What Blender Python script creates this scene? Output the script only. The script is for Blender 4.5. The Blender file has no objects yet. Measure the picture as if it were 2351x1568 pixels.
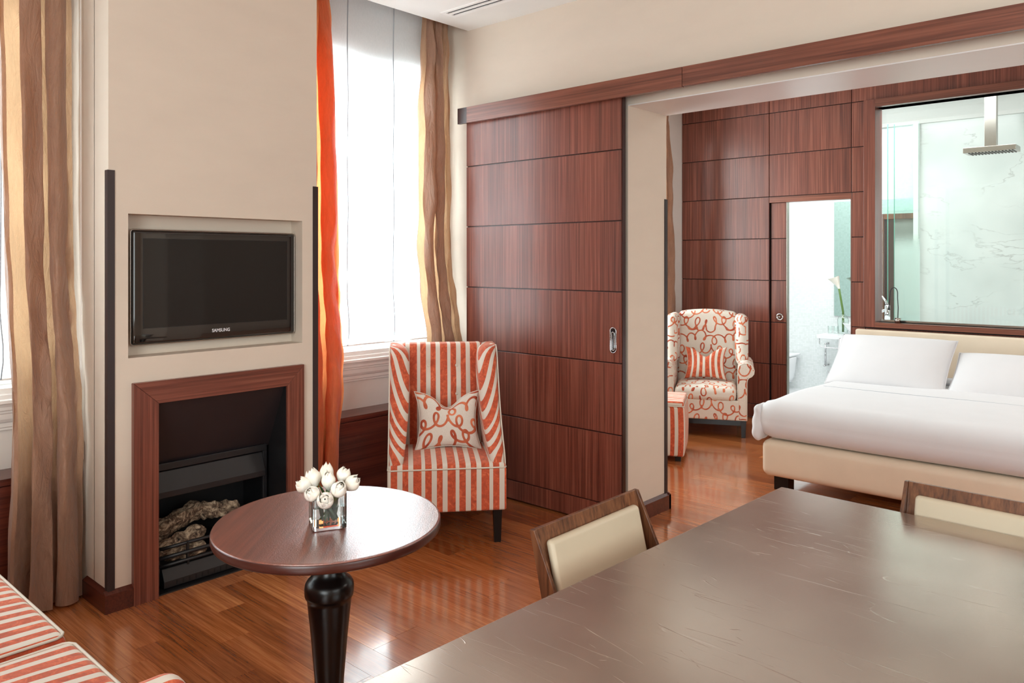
import bpy, math, random
import numpy as np
from mathutils import Vector, Matrix
random.seed(7); np.random.seed(7)
R = math.radians; PI = math.pi
S = bpy.context.scene
COL = S.collection

# ------------------------------------------------------------------ camera
cd = bpy.data.cameras.new('camera'); cam = bpy.data.objects.new('camera', cd); COL.objects.link(cam)
cam.location = (0, 0, 1.6); cam.rotation_euler = (R(90), 0, R(42.13))
cd.sensor_width = 36; cd.lens = 36 * 1788.8 / 2351
cd.shift_y = -(784 - 597) / 2351.0
cd.clip_start = 0.05
S.camera = cam
# ------------------------------------------------------------------ world, light, exposure
W = bpy.data.worlds.new('world'); S.world = W; W.use_nodes = True
bg = W.node_tree.nodes['Background']; bg.inputs[0].default_value = (0.86, 0.93, 1.0, 1); bg.inputs[1].default_value = 0.6
S.view_settings.view_transform = 'Standard'; S.view_settings.look = 'None'
S.view_settings.exposure = 0.22; S.view_settings.gamma = 1.0; S.view_settings.use_curve_mapping = False
S.cycles.use_denoising = True
S.cycles.max_bounces = 10; S.cycles.diffuse_bounces = 5; S.cycles.glossy_bounces = 4
S.cycles.transmission_bounces = 8; S.cycles.transparent_max_bounces = 12
S.cycles.sample_clamp_indirect = 6.0
S.cycles.caustics_reflective = False; S.cycles.caustics_refractive = False

def area(name, loc, rot, sx, sy, power, col=(1, 1, 1)):
    l = bpy.data.lights.new(name, 'AREA'); l.shape = 'RECTANGLE'; l.size = sx; l.size_y = sy
    l.energy = power; l.color = col
    o = bpy.data.objects.new(name, l); o.location = loc; o.rotation_euler = rot; COL.objects.link(o)
    return o
DAY = (0.93, 0.97, 1.0)
# daylight outside the windows (back and right ones: added fill behind made-up openings)
area('daylight_and_fill', (-5.1, 3.2, 2.3), (0, R(-90), 0), 2.9, 1.9, 250, DAY)
area('daylight_and_fill', (-5.1, 0.4, 2.3), (0, R(-90), 0), 2.9, 2.2, 200, DAY)
area('daylight_and_fill', (-5.1, 5.9, 1.9), (0, R(-90), 0), 2.6, 2.2, 200, DAY)
area('daylight_and_fill', (1.0, -3.35, 1.9), (R(99), 0, 0), 3.2, 2.4, 225, DAY)  # fill added behind the camera, outside a made-up window
area('daylight_and_fill', (3.55, 1.2, 1.9), (0, R(90), 0), 2.2, 2.6, 85, DAY)  # fill added from the right, outside a made-up window
# bathroom lamp, and ceiling fill added in living room and bedroom
area('ceiling_fill', (-0.6, -1.6, 3.2), (0, 0, 0), 1.4, 1.4, 34, (1, 0.93, 0.84))  # unseen fill added above the living room
area('ceiling_fill', (0.9, 6.0, 3.2), (0, 0, 0), 1.2, 1.2, 40, (1, 0.95, 0.88))  # unseen fill added to brighten the bedroom
area('bathroom_lamp', (-2.6, 8.12, 3.3), (0, 0, 0), 2.9, 0.85, 60, (1.0, 1.0, 1.0))

# ------------------------------------------------------------------ materials
def lin(r, g, b):
    f = lambda c: (c / 255 / 12.92) if c <= 10 else (((c / 255) + 0.055) / 1.055) ** 2.4
    return (f(r), f(g), f(b), 1)
class Mat:
    def __init__(s, name, col=(0.5, 0.5, 0.5, 1), rough=0.5, metal=0.0, spec=0.5, **kw):
        s.m = bpy.data.materials.new(name); s.m.use_nodes = True
        s.t = s.m.node_tree; s.b = s.t.nodes['Principled BSDF']; s.out = s.t.nodes['Material Output']
        s.set('Base Color', col); s.set('Roughness', rough); s.set('Metallic', metal); s.set('Specular IOR Level', spec)
        for k, v in kw.items(): s.set(k.replace('_', ' '), v)
    def set(s, k, v): s.b.inputs[k].default_value = v
    def n(s, typ, **kw):
        n = s.t.nodes.new('ShaderNode' + typ)
        for k, v in kw.items():
            if k.startswith('i_'):
                key = k[2:].replace('_', ' ')
                n.inputs[key].default_value = v
            else: setattr(n, k, v)
        return n
    def l(s, a, b): s.t.links.new(a, b)
    def coords(s, scale=(1, 1, 1), kind='Object', rand=0.0):
        c = s.n('TexCoord'); mp = s.n('Mapping'); mp.inputs['Scale'].default_value = scale
        s.l(c.outputs[kind], mp.inputs['Vector'])
        if rand:
            oi = s.n('ObjectInfo'); mu = s.n('Math', operation='MULTIPLY'); mu.inputs[1].default_value = rand
            s.l(oi.outputs['Random'], mu.inputs[0])
            cx = s.n('CombineXYZ')
            for i in range(3): s.l(mu.outputs[0], cx.inputs[i])
            s.l(cx.outputs[0], mp.inputs['Location'])
        return mp.outputs[0]
    def noise(s, vec, scale=5, detail=4, rough=0.5, dist=0.0):
        n = s.n('TexNoise'); n.inputs['Scale'].default_value = scale; n.inputs['Detail'].default_value = detail
        n.inputs['Roughness'].default_value = rough; n.inputs['Distortion'].default_value = dist
        if vec is not None: s.l(vec, n.inputs['Vector'])
        return n.outputs['Fac']
    def ramp(s, fac, stops, interp='LINEAR'):
        r = s.n('ValToRGB'); r.color_ramp.interpolation = interp
        e = r.color_ramp.elements
        while len(e) < len(stops): e.new(0.5)
        for i, (p, c) in enumerate(stops): e[i].position = p; e[i].color = c
        s.l(fac, r.inputs[0]); return r.outputs[0]
    def mix(s, a, b, fac, mode='MIX'):
        m = s.n('Mix', data_type='RGBA', blend_type=mode)
        for sock, v in ((m.inputs[0], fac), (m.inputs[6], a), (m.inputs[7], b)):
            if isinstance(v, (int, float, tuple)): sock.default_value = v
            else: s.l(v, sock)
        return m.outputs[2]
    def col(s, sock): s.l(sock, s.b.inputs['Base Color'])
    def bump(s, h, strength=0.2, dist=0.01):
        b = s.n('Bump'); b.inputs['Strength'].default_value = strength; b.inputs['Distance'].default_value = dist
        s.l(h, b.inputs['Height']); s.l(b.outputs[0], s.b.inputs['Normal']); return b

def plain(name, rgb, rough=0.5, metal=0.0, var=0.06, nscale=6, **kw):
    c = lin(*rgb); m = Mat(name, c, rough, metal, **kw)
    v = m.noise(m.coords(), nscale, 3)
    d = tuple(x * (1 - var) for x in c[:3]) + (1,); u = tuple(min(1, x * (1 + var)) for x in c[:3]) + (1,)
    m.col(m.ramp(v, [(0.3, d), (0.7, u)])); return m.m

def wood(name, dark, mid, light, axis='z', rough=0.3, fine=90, rand=30, coat=0.15, spec=0.5, long=1.3):
    m = Mat(name, lin(*mid), rough, spec=spec); m.set('Coat Weight', coat); m.set('Coat Roughness', 0.15)
    sc = {'x': (long, fine, fine), 'y': (fine, long, fine), 'z': (fine, fine, long)}[axis]
    sc2 = {'x': (0.5, 9, 9), 'y': (9, 0.5, 9), 'z': (9, 9, 0.5)}[axis]
    a = m.noise(m.coords(sc, rand=rand), 1, 5, 0.6)
    b = m.noise(m.coords(sc2, rand=rand), 1, 3, 0.5, 0.6)
    ca = m.ramp(a, [(0.30, lin(*dark)), (0.5, lin(*mid)), (0.72, lin(*light))])
    cb = m.ramp(b, [(0.30, (0.74, 0.71, 0.70, 1)), (0.62, (1.1, 1.08, 1.06, 1))])
    m.col(m.mix(ca, cb, 1.0, 'MULTIPLY')); m.bump(a, 0.06, 0.001)
    return m.m

def plaster(name, rgb, rough=0.75, bump=0.1):
    m = Mat(name, lin(*rgb), rough); v = m.noise(m.coords((1, 1, 3)), 3, 4, 0.6)
    c = lin(*rgb); m.col(m.ramp(v, [(0.3, tuple(x * 0.96 for x in c[:3]) + (1,)), (0.7, c)]))
    m.bump(m.noise(m.coords((14, 14, 60)), 1, 4), bump, 0.002); return m.m

M = {}
M['cream'] = plaster('cream_wallpaper', (214, 200, 184))
M['cream2'] = plaster('cream_reveal', (205, 192, 172))
M['white'] = plaster('white_paint', (238, 235, 230), 0.6, 0.03)
M['ceil'] = plaster('ceiling_paint', (236, 233, 228), 0.8, 0.03)
M['white_satin'] = plain('white_satin_paint', (226, 222, 220), 0.3, var=0.02, nscale=3)
M['trimw'] = plain('white_gloss_paint', (240, 238, 235), 0.35, var=0.01)
M['mahog'] = wood('mahogany', (86, 42, 32), (117, 63, 49), (142, 88, 70), 'z', 0.33)
M['mahog_x'] = wood('mahogany_long', (88, 46, 33), (118, 68, 51), (142, 88, 68), 'x', 0.33)
M['mahog_hy'] = wood('mahogany_header', (86, 42, 32), (117, 63, 49), (142, 88, 70), 'y', 0.33)
M['mahog_y'] = wood('mahogany_bench', (62, 22, 16), (92, 40, 30), (110, 52, 38), 'y', 0.28)
M['mahog_dark'] = wood('mahogany_dark', (38, 14, 10), (52, 22, 16), (62, 28, 20), 'z', 0.35)
M['base_x'] = wood('baseboard_wood', (58, 24, 17), (84, 38, 27), (98, 48, 34), 'x', 0.3)
M['ebony'] = plain('dark_lacquer', (12, 5, 4), 0.28, var=0.2, spec=0.35)
M['guard'] = plain('dark_metal_strip', (48, 36, 36), 0.4, var=0.05)
M['walnut'] = wood('walnut_frame', (62, 34, 20), (104, 64, 40), (128, 84, 54), 'z', 0.35)
M['groove'] = plain('groove_dark', (26, 10, 8), 0.6, var=0.0)
def ttop():
    m = Mat('table_mahogany', rough=0.35); m.set('Coat Weight', 1.0); m.set('Coat Roughness', 0.13); m.set('Coat IOR', 1.88)
    a = m.noise(m.coords((60, 2, 60)), 1, 5, 0.6); b = m.noise(m.coords((9, 1, 1)), 1, 3, 0.5, 0.5)
    c = m.mix(m.ramp(a, [(0.3, lin(104, 50, 36)), (0.7, lin(136, 70, 52))]), m.ramp(b, [(0.3, (0.85, 0.82, 0.8, 1)), (0.7, (1.08, 1.06, 1.04, 1))]), 1.0, 'MULTIPLY')
    m.col(c); h = m.noise(m.coords((1, 0.6, 1)), 330, 3, 0.6)
    bn = m.bump(h, 0.55, 0.0012); m.l(bn.outputs[0], m.b.inputs['Coat Normal']); return m.m
M['table_top'] = ttop()

def floor_mat():
    m = Mat('plank_floor', (0.3, 0.1, 0.04, 1), 0.24); m.set('Coat Weight', 1.0); m.set('Coat IOR', 1.7); m.set('Coat Roughness', 0.12)
    a = m.noise(m.coords((2.6, 95, 10), rand=50), 1, 5, 0.65, 0.5)
    b = m.noise(m.coords((1.4, 9, 3), rand=50), 1, 6, 0.6, 2.4)
    ca = m.ramp(a, [(0.28, lin(140, 78, 42)), (0.5, lin(180, 108, 62)), (0.72, lin(204, 134, 82))])
    cb = m.ramp(b, [(0.28, (0.74, 0.68, 0.64, 1)), (0.45, (0.95, 0.92, 0.9, 1)), (0.7, (1.1, 1.08, 1.05, 1))])
    c = m.mix(ca, cb, 1.0, 'MULTIPLY')
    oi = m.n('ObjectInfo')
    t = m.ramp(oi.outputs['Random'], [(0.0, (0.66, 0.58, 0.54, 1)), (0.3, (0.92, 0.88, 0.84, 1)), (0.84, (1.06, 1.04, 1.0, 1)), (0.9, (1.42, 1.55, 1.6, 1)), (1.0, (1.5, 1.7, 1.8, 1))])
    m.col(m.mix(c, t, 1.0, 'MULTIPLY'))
    w = m.noise(m.coords((1, 1, 1)), 7, 4, 0.6)
    rr = m.n('MapRange'); rr.inputs[3].default_value = 0.15; rr.inputs[4].default_value = 0.255; m.l(w, rr.inputs[0])
    m.l(rr.outputs[0], m.b.inputs['Roughness']); m.bump(a, 0.08, 0.002); return m.m
M['floor'] = floor_mat()

STR = [(0.0, 'o'), (0.238, 'c'), (0.344, 'o'), (0.535, 'c'), (0.684, 'o'), (0.852, 'c')]
def stripe_mat(name, orange=(196, 84, 50), bright=(226, 122, 82), cream=(214, 205, 192), period=0.19):
    m = Mat(name, rough=0.8); m.set('Sheen Weight', 0.35); m.set('Sheen Roughness', 0.4); m.set('Sheen Tint', (1, 0.75, 0.6, 1))
    at = m.n('Attribute', attribute_name='su'); dv = m.n('Math', operation='DIVIDE'); dv.inputs[1].default_value = period
    m.l(at.outputs['Fac'], dv.inputs[0])
    fr = m.n('Math', operation='FRACT'); m.l(dv.outputs[0], fr.inputs[0])
    k = m.ramp(fr.outputs[0], [(p, (1, 1, 1, 1) if q == 'o' else (0, 0, 0, 1)) for p, q in STR], 'CONSTANT')
    nz = m.noise(m.coords((1, 1, 1)), 26, 5, 0.7, 1.0)
    o = m.ramp(nz, [(0.3, lin(*[int(x * 0.8) for x in orange])), (0.52, lin(*orange)), (0.72, lin(*bright))])
    m.col(m.mix(lin(*cream), o, k)); m.bump(k, 0.35, 0.003)
    return m.m
M['stripe'] = stripe_mat('striped_velvet')
def loop_mat():
    m = Mat('loop_fabric', rough=0.85); at = m.n('Attribute', attribute_name='loop')
    k = m.ramp(at.outputs['Fac'], [(0.42, (1, 1, 1, 1)), (0.5, (0, 0, 0, 1))])
    nz = m.noise(m.coords(), 9, 3)
    o = m.ramp(nz, [(0.35, lin(160, 62, 36)), (0.65, lin(216, 122, 84))])
    c = m.ramp(m.noise(m.coords(), 300, 2), [(0.3, lin(206, 197, 184)), (0.7, lin(222, 214, 203))])
    m.col(m.mix(c, o, k)); m.bump(k, 0.5, 0.003); return m.m
M['loop'] = loop_mat()
M['piping'] = plain('cream_piping', (214, 206, 192), 0.7, var=0.03)

def cloth(name, col, trans, tfac=0.5, bscale=40, bstr=0.5, sheen=0.3, rough=0.6, stretch=(1, 1, 0.25)):
    m = Mat(name, lin(*col), rough); m.set('Sheen Weight', sheen)
    v = m.noise(m.coords(stretch), bscale, 5, 0.65, 0.8)
    c = lin(*col)
    m.col(m.ramp(v, [(0.3, tuple(x * 0.82 for x in c[:3]) + (1,)), (0.7, tuple(min(1, x * 1.12) for x in c[:3]) + (1,))]))
    bn = m.bump(m.noise(m.coords(stretch), bscale * 0.45, 6, 0.6, 2.0), bstr, 0.02)
    tr = m.n('BsdfTranslucent'); tr.inputs[0].default_value = lin(*trans); m.l(bn.outputs[0], tr.inputs['Normal'])
    mx = m.n('MixShader'); mx.inputs[0].default_value = tfac
    m.l(m.b.outputs[0], mx.inputs[1]); m.l(tr.outputs[0], mx.inputs[2]); m.l(mx.outputs[0], m.out.inputs[0])
    return m.m
M['silk'] = cloth('tan_silk', (168, 132, 110), (236, 190, 144), 0.33, bstr=0.8, rough=0.42)
M['backlit_silk'] = cloth('backlit_silk', (228, 132, 84), (250, 158, 96), 0.45, bstr=0.5)  # tan silk with its backlit glow put into the colour
M['blind'] = cloth('white_voile', (244, 246, 248), (240, 244, 248), 0.68, bscale=200, bstr=0.03, sheen=0.0)
M['linen'] = plain('white_linen', (212, 212, 215), 0.8, var=0.015, Sheen_Weight=0.2)
M['ivory'] = plain('ivory_leather', (222, 206, 184), 0.45, var=0.03)
M['ivory2'] = plain('chair_leather', (192, 177, 153), 0.42, var=0.03)
M['blackm'] = plain('black_metal', (26, 26, 28), 0.45, var=0.2)
M['blackm2'] = plain('black_enamel_hood', (24, 24, 27), 0.4, var=0.1)
M['firepanel'] = plain('brown_black_panel', (36, 29, 31), 0.45, var=0.1)
M['gloss_black'] = plain('gloss_black', (9, 9, 11), 0.06, var=0.0, Coat_Weight=1.0, Coat_Roughness=0.02)
M['screen'] = plain('screen_black', (6, 7, 10), 0.05, var=0.0)
M['chrome'] = plain('chrome', (210, 210, 212), 0.08, 1.0, var=0.01)
M['nickel'] = plain('satin_nickel', (176, 168, 160), 0.25, 1.0, var=0.02)
M['porcelain'] = plain('porcelain', (244, 246, 248), 0.12, var=0.005)
M['lettering'] = plain('silver_lettering', (205, 205, 208), 0.4, var=0.0)
M['dark'] = plain('slot_black', (12, 12, 12), 0.7, var=0.0)
M['plastic'] = plain('beige_plastic', (206, 192, 178), 0.45, var=0.02)
M['rim'] = plain('dark_table_rim', (62, 27, 20), 0.3, var=0.1)
M['seam'] = plain('shaded_seam', (158, 166, 174), 0.8, var=0.02)  # blind seams: grey stands for doubled cloth passing less light

def steel():
    m = Mat('scratched_steel', lin(176, 163, 150), 0.3, 0.8)
    v = m.noise(m.coords((1, 1, 1)), 2.2, 3, 0.5)
    m.col(m.ramp(v, [(0.3, lin(176, 161, 149)), (0.7, lin(200, 187, 174))]))
    h = None
    for i, (rz, sc, wd) in enumerate(((20, 3.1, 0.0022), (75, 4.3, 0.002), (-35, 2.3, 0.0018), (130, 5.2, 0.0026))):
        c = m.n('TexCoord'); mp = m.n('Mapping'); mp.inputs['Rotation'].default_value = (0, 0, R(rz)); mp.inputs['Location'].default_value = (i * 3.1, i * 1.7, i * 5)
        mp.inputs['Scale'].default_value = (sc * 0.4, sc * 3.2, 1); m.l(c.outputs['Object'], mp.inputs['Vector'])
        nz = m.noise(mp.outputs[0], 1.0, 0.0, 0.5, 0.0)
        ln = m.ramp(nz, [(0.5 - wd, (0, 0, 0, 1)), (0.5, (1, 1, 1, 1)), (0.5 + wd, (0, 0, 0, 1))])
        mk = m.ramp(m.noise(mp.outputs[0], 4, 2), [(0.5, (0, 0, 0, 1)), (0.62, (1, 1, 1, 1))])
        k = m.mix(ln, mk, 1.0, 'MULTIPLY'); h = k if h is None else m.mix(h, k, 1.0, 'ADD')
    base = m.noise(m.coords((3, 60, 1)), 3, 4, 0.6)
    rr = m.n('MapRange'); rr.inputs[3].default_value = 0.19; rr.inputs[4].default_value = 0.262; m.l(v, rr.inputs[0])
    m.l(rr.outputs[0], m.b.inputs['Roughness'])
    b1 = m.bump(h, 0.35, 0.0006)
    m.col(m.mix(m.ramp(v, [(0.3, lin(176, 161, 149)), (0.7, lin(200, 187, 174))]), lin(222, 212, 200), m.mix(h, (0.5, 0.5, 0.5, 1), 1.0, 'MULTIPLY')))
    b0 = m.n('Bump'); b0.inputs['Strength'].default_value = 0.05; b0.inputs['Distance'].default_value = 0.001
    m.l(base, b0.inputs['Height']); m.l(b0.outputs[0], b1.inputs['Normal'])
    return m.m
M['steel'] = steel()

def marble():
    m = Mat('white_marble', lin(214, 218, 214), 0.15)
    c = m.coords((1, 1, 1)); nz = m.n('TexNoise'); nz.inputs['Scale'].default_value = 1.1; nz.inputs['Detail'].default_value = 6; m.l(c, nz.inputs['Vector'])
    mp = m.n('Mapping'); mp.inputs['Rotation'].default_value = (0, R(38), 0); mp.inputs['Scale'].default_value = (0.7, 1, 2.2); m.l(c, mp.inputs['Vector'])
    mx = m.n('Mix', data_type='RGBA'); mx.inputs[0].default_value = 0.3; m.l(mp.outputs[0], mx.inputs[6]); m.l(nz.outputs['Color'], mx.inputs[7])
    w = m.noise(mx.outputs[2], 1.7, 6, 0.55, 0.1)
    v1 = m.ramp(w, [(0.490, (0, 0, 0, 1)), (0.5, (1, 1, 1, 1)), (0.506, (0, 0, 0, 1))])
    cl = m.ramp(m.noise(c, 1.6, 3), [(0.3, lin(206, 211, 208)), (0.7, lin(226, 229, 226))])
    msk = m.ramp(m.noise(c, 3.3, 2), [(0.4, (0.06, 0.06, 0.06, 1)), (0.65, (0.5, 0.5, 0.5, 1))])
    k = m.mix(v1, msk, 1.0, 'MULTIPLY')
    m.col(m.mix(cl, lin(150, 150, 146), k)); return m.m
M['marble'] = marble()
def mosaic():
    m = Mat('glass_mosaic', rough=0.2)
    br = m.n('TexBrick'); br.offset = 0.0; br.squash = 1.0
    br.inputs['Scale'].default_value = 1.0; br.inputs['Brick Width'].default_value = 0.022; br.inputs['Row Height'].default_value = 0.022
    br.inputs['Mortar Size'].default_value = 0.0015; br.inputs['Bias'].default_value = -0.25
    br.inputs['Color1'].default_value = lin(240, 244, 244); br.inputs['Color2'].default_value = lin(226, 232, 230); br.inputs['Mortar'].default_value = lin(226, 232, 232)
    c = m.n('TexCoord'); sp = m.n('SeparateXYZ'); m.l(c.outputs['Object'], sp.inputs[0])
    ad = m.n('Math', operation='ADD'); m.l(sp.outputs[0], ad.inputs[0]); m.l(sp.outputs[1], ad.inputs[1])
    cx = m.n('CombineXYZ'); m.l(ad.outputs[0], cx.inputs[0]); m.l(sp.outputs[2], cx.inputs[1]); m.l(cx.outputs[0], br.inputs['Vector'])
    m.col(br.outputs['Color']); return m.m
M['mosaic'] = mosaic()

def glass(name, col=(1, 1, 1, 1), ior=1.45, rough=0.0):
    m = Mat(name, col, rough); m.set('Transmission Weight', 1.0); m.set('IOR', ior)
    v = m.noise(m.coords(), 2, 1); m.col(m.ramp(v, [(0, col), (1, col)])); return m.m
def pane(name, tint=(0.97, 1.0, 0.99, 1), refl=0.07):
    m = Mat(name); tr = m.n('BsdfTransparent'); tr.inputs[0].default_value = tint
    gl = m.n('BsdfGlossy'); gl.inputs['Roughness'].default_value = 0.02
    fr = m.n('LayerWeight'); fr.inputs[0].default_value = 0.12
    ma = m.n('Math', operation='MULTIPLY_ADD'); ma.inputs[1].default_value = 0.5; ma.inputs[2].default_value = refl * 0.5; m.l(fr.outputs['Fresnel'], ma.inputs[0])
    mx = m.n('MixShader'); m.l(ma.outputs[0], mx.inputs[0]); m.l(tr.outputs[0], mx.inputs[1]); m.l(gl.outputs[0], mx.inputs[2])
    m.l(mx.outputs[0], m.out.inputs[0]); return m
M['pane'] = pane('window_glass').m
M['pane_green'] = pane('green_shower_glass', (0.975, 0.998, 0.99, 1), 0.05).m
def frosted():
    m = pane('half_frosted_glass', (0.93, 0.985, 0.97, 1), 0.07)
    mxo = m.out.inputs[0].links[0].from_socket
    c = m.n('TexCoord'); sp = m.n('SeparateXYZ'); m.l(c.outputs['Object'], sp.inputs[0])
    rr = m.n('MapRange'); rr.inputs[1].default_value = 1.66; rr.inputs[2].default_value = 1.9; rr.inputs[3].default_value = 0.97; rr.inputs[4].default_value = 0.0
    rr.interpolation_type = 'SMOOTHSTEP'; m.l(sp.outputs[2], rr.inputs[0])
    df = m.n('BsdfDiffuse'); df.inputs[0].default_value = lin(240, 250, 247)
    tl = m.n('BsdfTranslucent'); tl.inputs[0].default_value = lin(240, 250, 247)
    a = m.n('MixShader'); a.inputs[0].default_value = 0.5; m.l(df.outputs[0], a.inputs[1]); m.l(tl.outputs[0], a.inputs[2])
    f = m.n('MixShader'); m.l(rr.outputs[0], f.inputs[0]); m.l(mxo, f.inputs[1]); m.l(a.outputs[0], f.inputs[2]); m.l(f.outputs[0], m.out.inputs[0])
    return m.m
M['frosted'] = frosted()
M['edge'] = plain('green_glass_edge', (96, 178, 158), 0.2, var=0.02)
M['vase'] = glass('clear_glass', (0.97, 1, 0.99, 1), 1.45)
M['water'] = glass('vase_water', (0.96, 1, 0.97, 1), 1.33)
M['mirror'] = plain('mirror_silver', (198, 222, 214), 0.01, 1.0, var=0.0)
def petal(name, base, tip):
    m = Mat(name, lin(*base), 0.45); m.set('Subsurface Weight', 0.25); m.set('Subsurface Radius', (0.01, 0.01, 0.008))
    v = m.noise(m.coords((1, 1, 0.2)), 60, 3); m.col(m.ramp(v, [(0.3, lin(*base)), (0.7, lin(*tip))])); return m.m
M['petal'] = petal('tulip_petal', (234, 226, 210), (248, 244, 236))
M['stem'] = plain('green_stem', (92, 124, 58), 0.45, var=0.15)
M['leaf'] = plain('green_leaf', (58, 88, 44), 0.4, var=0.2, nscale=30)
def bark():
    m = Mat('ceramic_log', rough=0.9); v = m.noise(m.coords((1, 1, 1)), 22, 6, 0.7, 1.5)
    m.col(m.ramp(v, [(0.36, lin(30, 22, 18)), (0.47, lin(120, 98, 80)), (0.62, lin(206, 186, 158))]))
    m.bump(v, 0.8, 0.01); return m.m
M['bark'] = bark()

# ------------------------------------------------------------------ mesh helpers
class MB:
    def __init__(s): s.v = []; s.f = []; s.a = {}
    def add(s, vs, fs, **attr):
        o = len(s.v); s.v += [tuple(float(c) for c in p) for p in vs]; s.f += [tuple(i + o for i in f) for f in fs]
        for k, vals in attr.items():
            arr = s.a.setdefault(k, []); arr += [0.0] * (o - len(arr)); arr += [float(x) for x in vals]
        return s
    def box(s, x0, x1, y0, y1, z0, z1):
        x0, x1 = sorted((x0, x1)); y0, y1 = sorted((y0, y1)); z0, z1 = sorted((z0, z1))
        vs = [(x, y, z) for z in (z0, z1) for y in (y0, y1) for x in (x0, x1)]
        return s.add(vs, [(0, 2, 3, 1), (4, 5, 7, 6), (0, 1, 5, 4), (2, 6, 7, 3), (0, 4, 6, 2), (1, 3, 7, 5)])
    def grid(s, P, nu, nv, cu=False, cv=False, **attr):
        """P[i*nv+j]"""
        fs = []
        for i in range(nu if cu else nu - 1):
            for j in range(nv if cv else nv - 1):
                a = i * nv + j; b = ((i + 1) % nu) * nv + j; c = ((i + 1) % nu) * nv + (j + 1) % nv; d = i * nv + (j + 1) % nv
                fs.append((a, b, c, d))
        return s.add(P, fs, **attr)
    def lathe(s, prof, c=(0, 0), n=32, ax='z'):
        P = []
        for r, z in prof:
            for k in range(n):
                t = 2 * PI * k / n; x, y = c[0] + r * math.cos(t), c[1] + r * math.sin(t)
                P.append((x, y, z) if ax == 'z' else ((x, z, y) if ax == 'y' else (z, x, y)))
        o = len(s.v); s.grid(P, len(prof), n, cv=True)
        if prof[0][0] > 1e-5: s.f.append(tuple(o + k for k in range(n)))
        if prof[-1][0] > 1e-5: s.f.append(tuple(o + (len(prof) - 1) * n + k for k in range(n))[::-1])
        return s
    def tube(s, pts, r, n=8, cap=True):
        pts = [Vector(p) for p in pts]; m = len(pts); rs = r if isinstance(r, (list, tuple)) else [r] * m
        P = []; prev = None
        for i, p in enumerate(pts):
            t = (pts[min(i + 1, m - 1)] - pts[max(i - 1, 0)]).normalized()
            if prev is None: u = t.orthogonal().normalized()
            else: u = (prev - t * prev.dot(t)).normalized()
            prev = u; w = t.cross(u)
            for k in range(n):
                a = 2 * PI * k / n; P.append(p + (u * math.cos(a) + w * math.sin(a)) * rs[i])
        o = len(s.v); s.grid(P, m, n, cv=True)
        if cap:
            s.f.append(tuple(o + k for k in range(n))[::-1]); s.f.append(tuple(o + (m - 1) * n + k for k in range(n)))
        return s
    def prism(s, poly, lo, hi, axis='y'):
        n = len(poly); f = {'y': lambda a, b, t: (a, t, b), 'x': lambda a, b, t: (t, a, b), 'z': lambda a, b, t: (a, b, t)}[axis]
        vs = [f(a, b, lo) for a, b in poly] + [f(a, b, hi) for a, b in poly]
        fs = [(i, (i + 1) % n, n + (i + 1) % n, n + i) for i in range(n)] + [tuple(range(n))[::-1], tuple(range(n, 2 * n))]
        return s.add(vs, fs)

def part(name, mb, mat, parent=None, smooth=False, bev=0.0, seg=2, world=False, sub=0, flip=False):
    me = bpy.data.meshes.new(name); me.from_pydata(mb.v, [], mb.f); me.validate(clean_customdata=False)
    import bmesh
    bm = bmesh.new(); bm.from_mesh(me); bmesh.ops.recalc_face_normals(bm, faces=bm.faces); bm.to_mesh(me); bm.free()
    for k, arr in mb.a.items():
        arr = arr + [0.0] * (len(me.vertices) - len(arr))
        at = me.attributes.new(k, 'FLOAT', 'POINT'); at.data.foreach_set('value', arr)
    if smooth: me.shade_smooth()
    me.materials.append(M[mat] if isinstance(mat, str) else mat)
    o = bpy.data.objects.new(name, me); COL.objects.link(o)
    if parent is not None:
        o.parent = parent
        if world: o.matrix_parent_inverse = Matrix.Translation(-Vector(parent.location))
    if bev:
        b = o.modifiers.new('bevel', 'BEVEL'); b.width = bev; b.segments = seg; b.limit_method = 'ANGLE'; b.angle_limit = R(40)
    if sub:
        b = o.modifiers.new('sub', 'SUBSURF'); b.levels = sub; b.render_levels = sub
    return o
def tag(o, label=None, cat=None, group=None, kind=None):
    if label: o['label'] = label
    if cat: o['category'] = cat
    if group: o['group'] = group
    if kind: o['kind'] = kind
    return o
def thing(name, loc, rz=0, label=None, cat=None, group=None, kind=None):
    o = bpy.data.objects.new(name, None); COL.objects.link(o); o.location = loc; o.rotation_euler = (0, 0, rz); o.empty_display_size = 0.1
    return tag(o, label, cat, group, kind)
def B(*a): return MB().box(*a)
def struct(name, mb, mat, parent=None, **k):
    o = part(name, mb, mat, parent, **k)
    if parent is None: o['kind'] = 'structure'
    return o
def holes(axis, lo, hi, a0, a1, b0, b1, hs):
    """slab with rectangular holes: axis 'x' (a=y,b=z) or 'y' (a=x,b=z)"""
    As = sorted({a0, a1, *[h[0] for h in hs], *[h[1] for h in hs]}); Bs = sorted({b0, b1, *[h[2] for h in hs], *[h[3] for h in hs]})
    As = [a for a in As if a0 <= a <= a1]; Bs = [b for b in Bs if b0 <= b <= b1]
    mb = MB()
    for i in range(len(As) - 1):
        for j in range(len(Bs) - 1):
            ca, cb = (As[i] + As[i + 1]) / 2, (Bs[j] + Bs[j + 1]) / 2
            if any(h[0] < ca < h[1] and h[2] < cb < h[3] for h in hs): continue
            if axis == 'x': mb.box(lo, hi, As[i], As[i + 1], Bs[j], Bs[j + 1])
            else: mb.box(As[i], As[i + 1], lo, hi, Bs[j], Bs[j + 1])
    return mb
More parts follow.
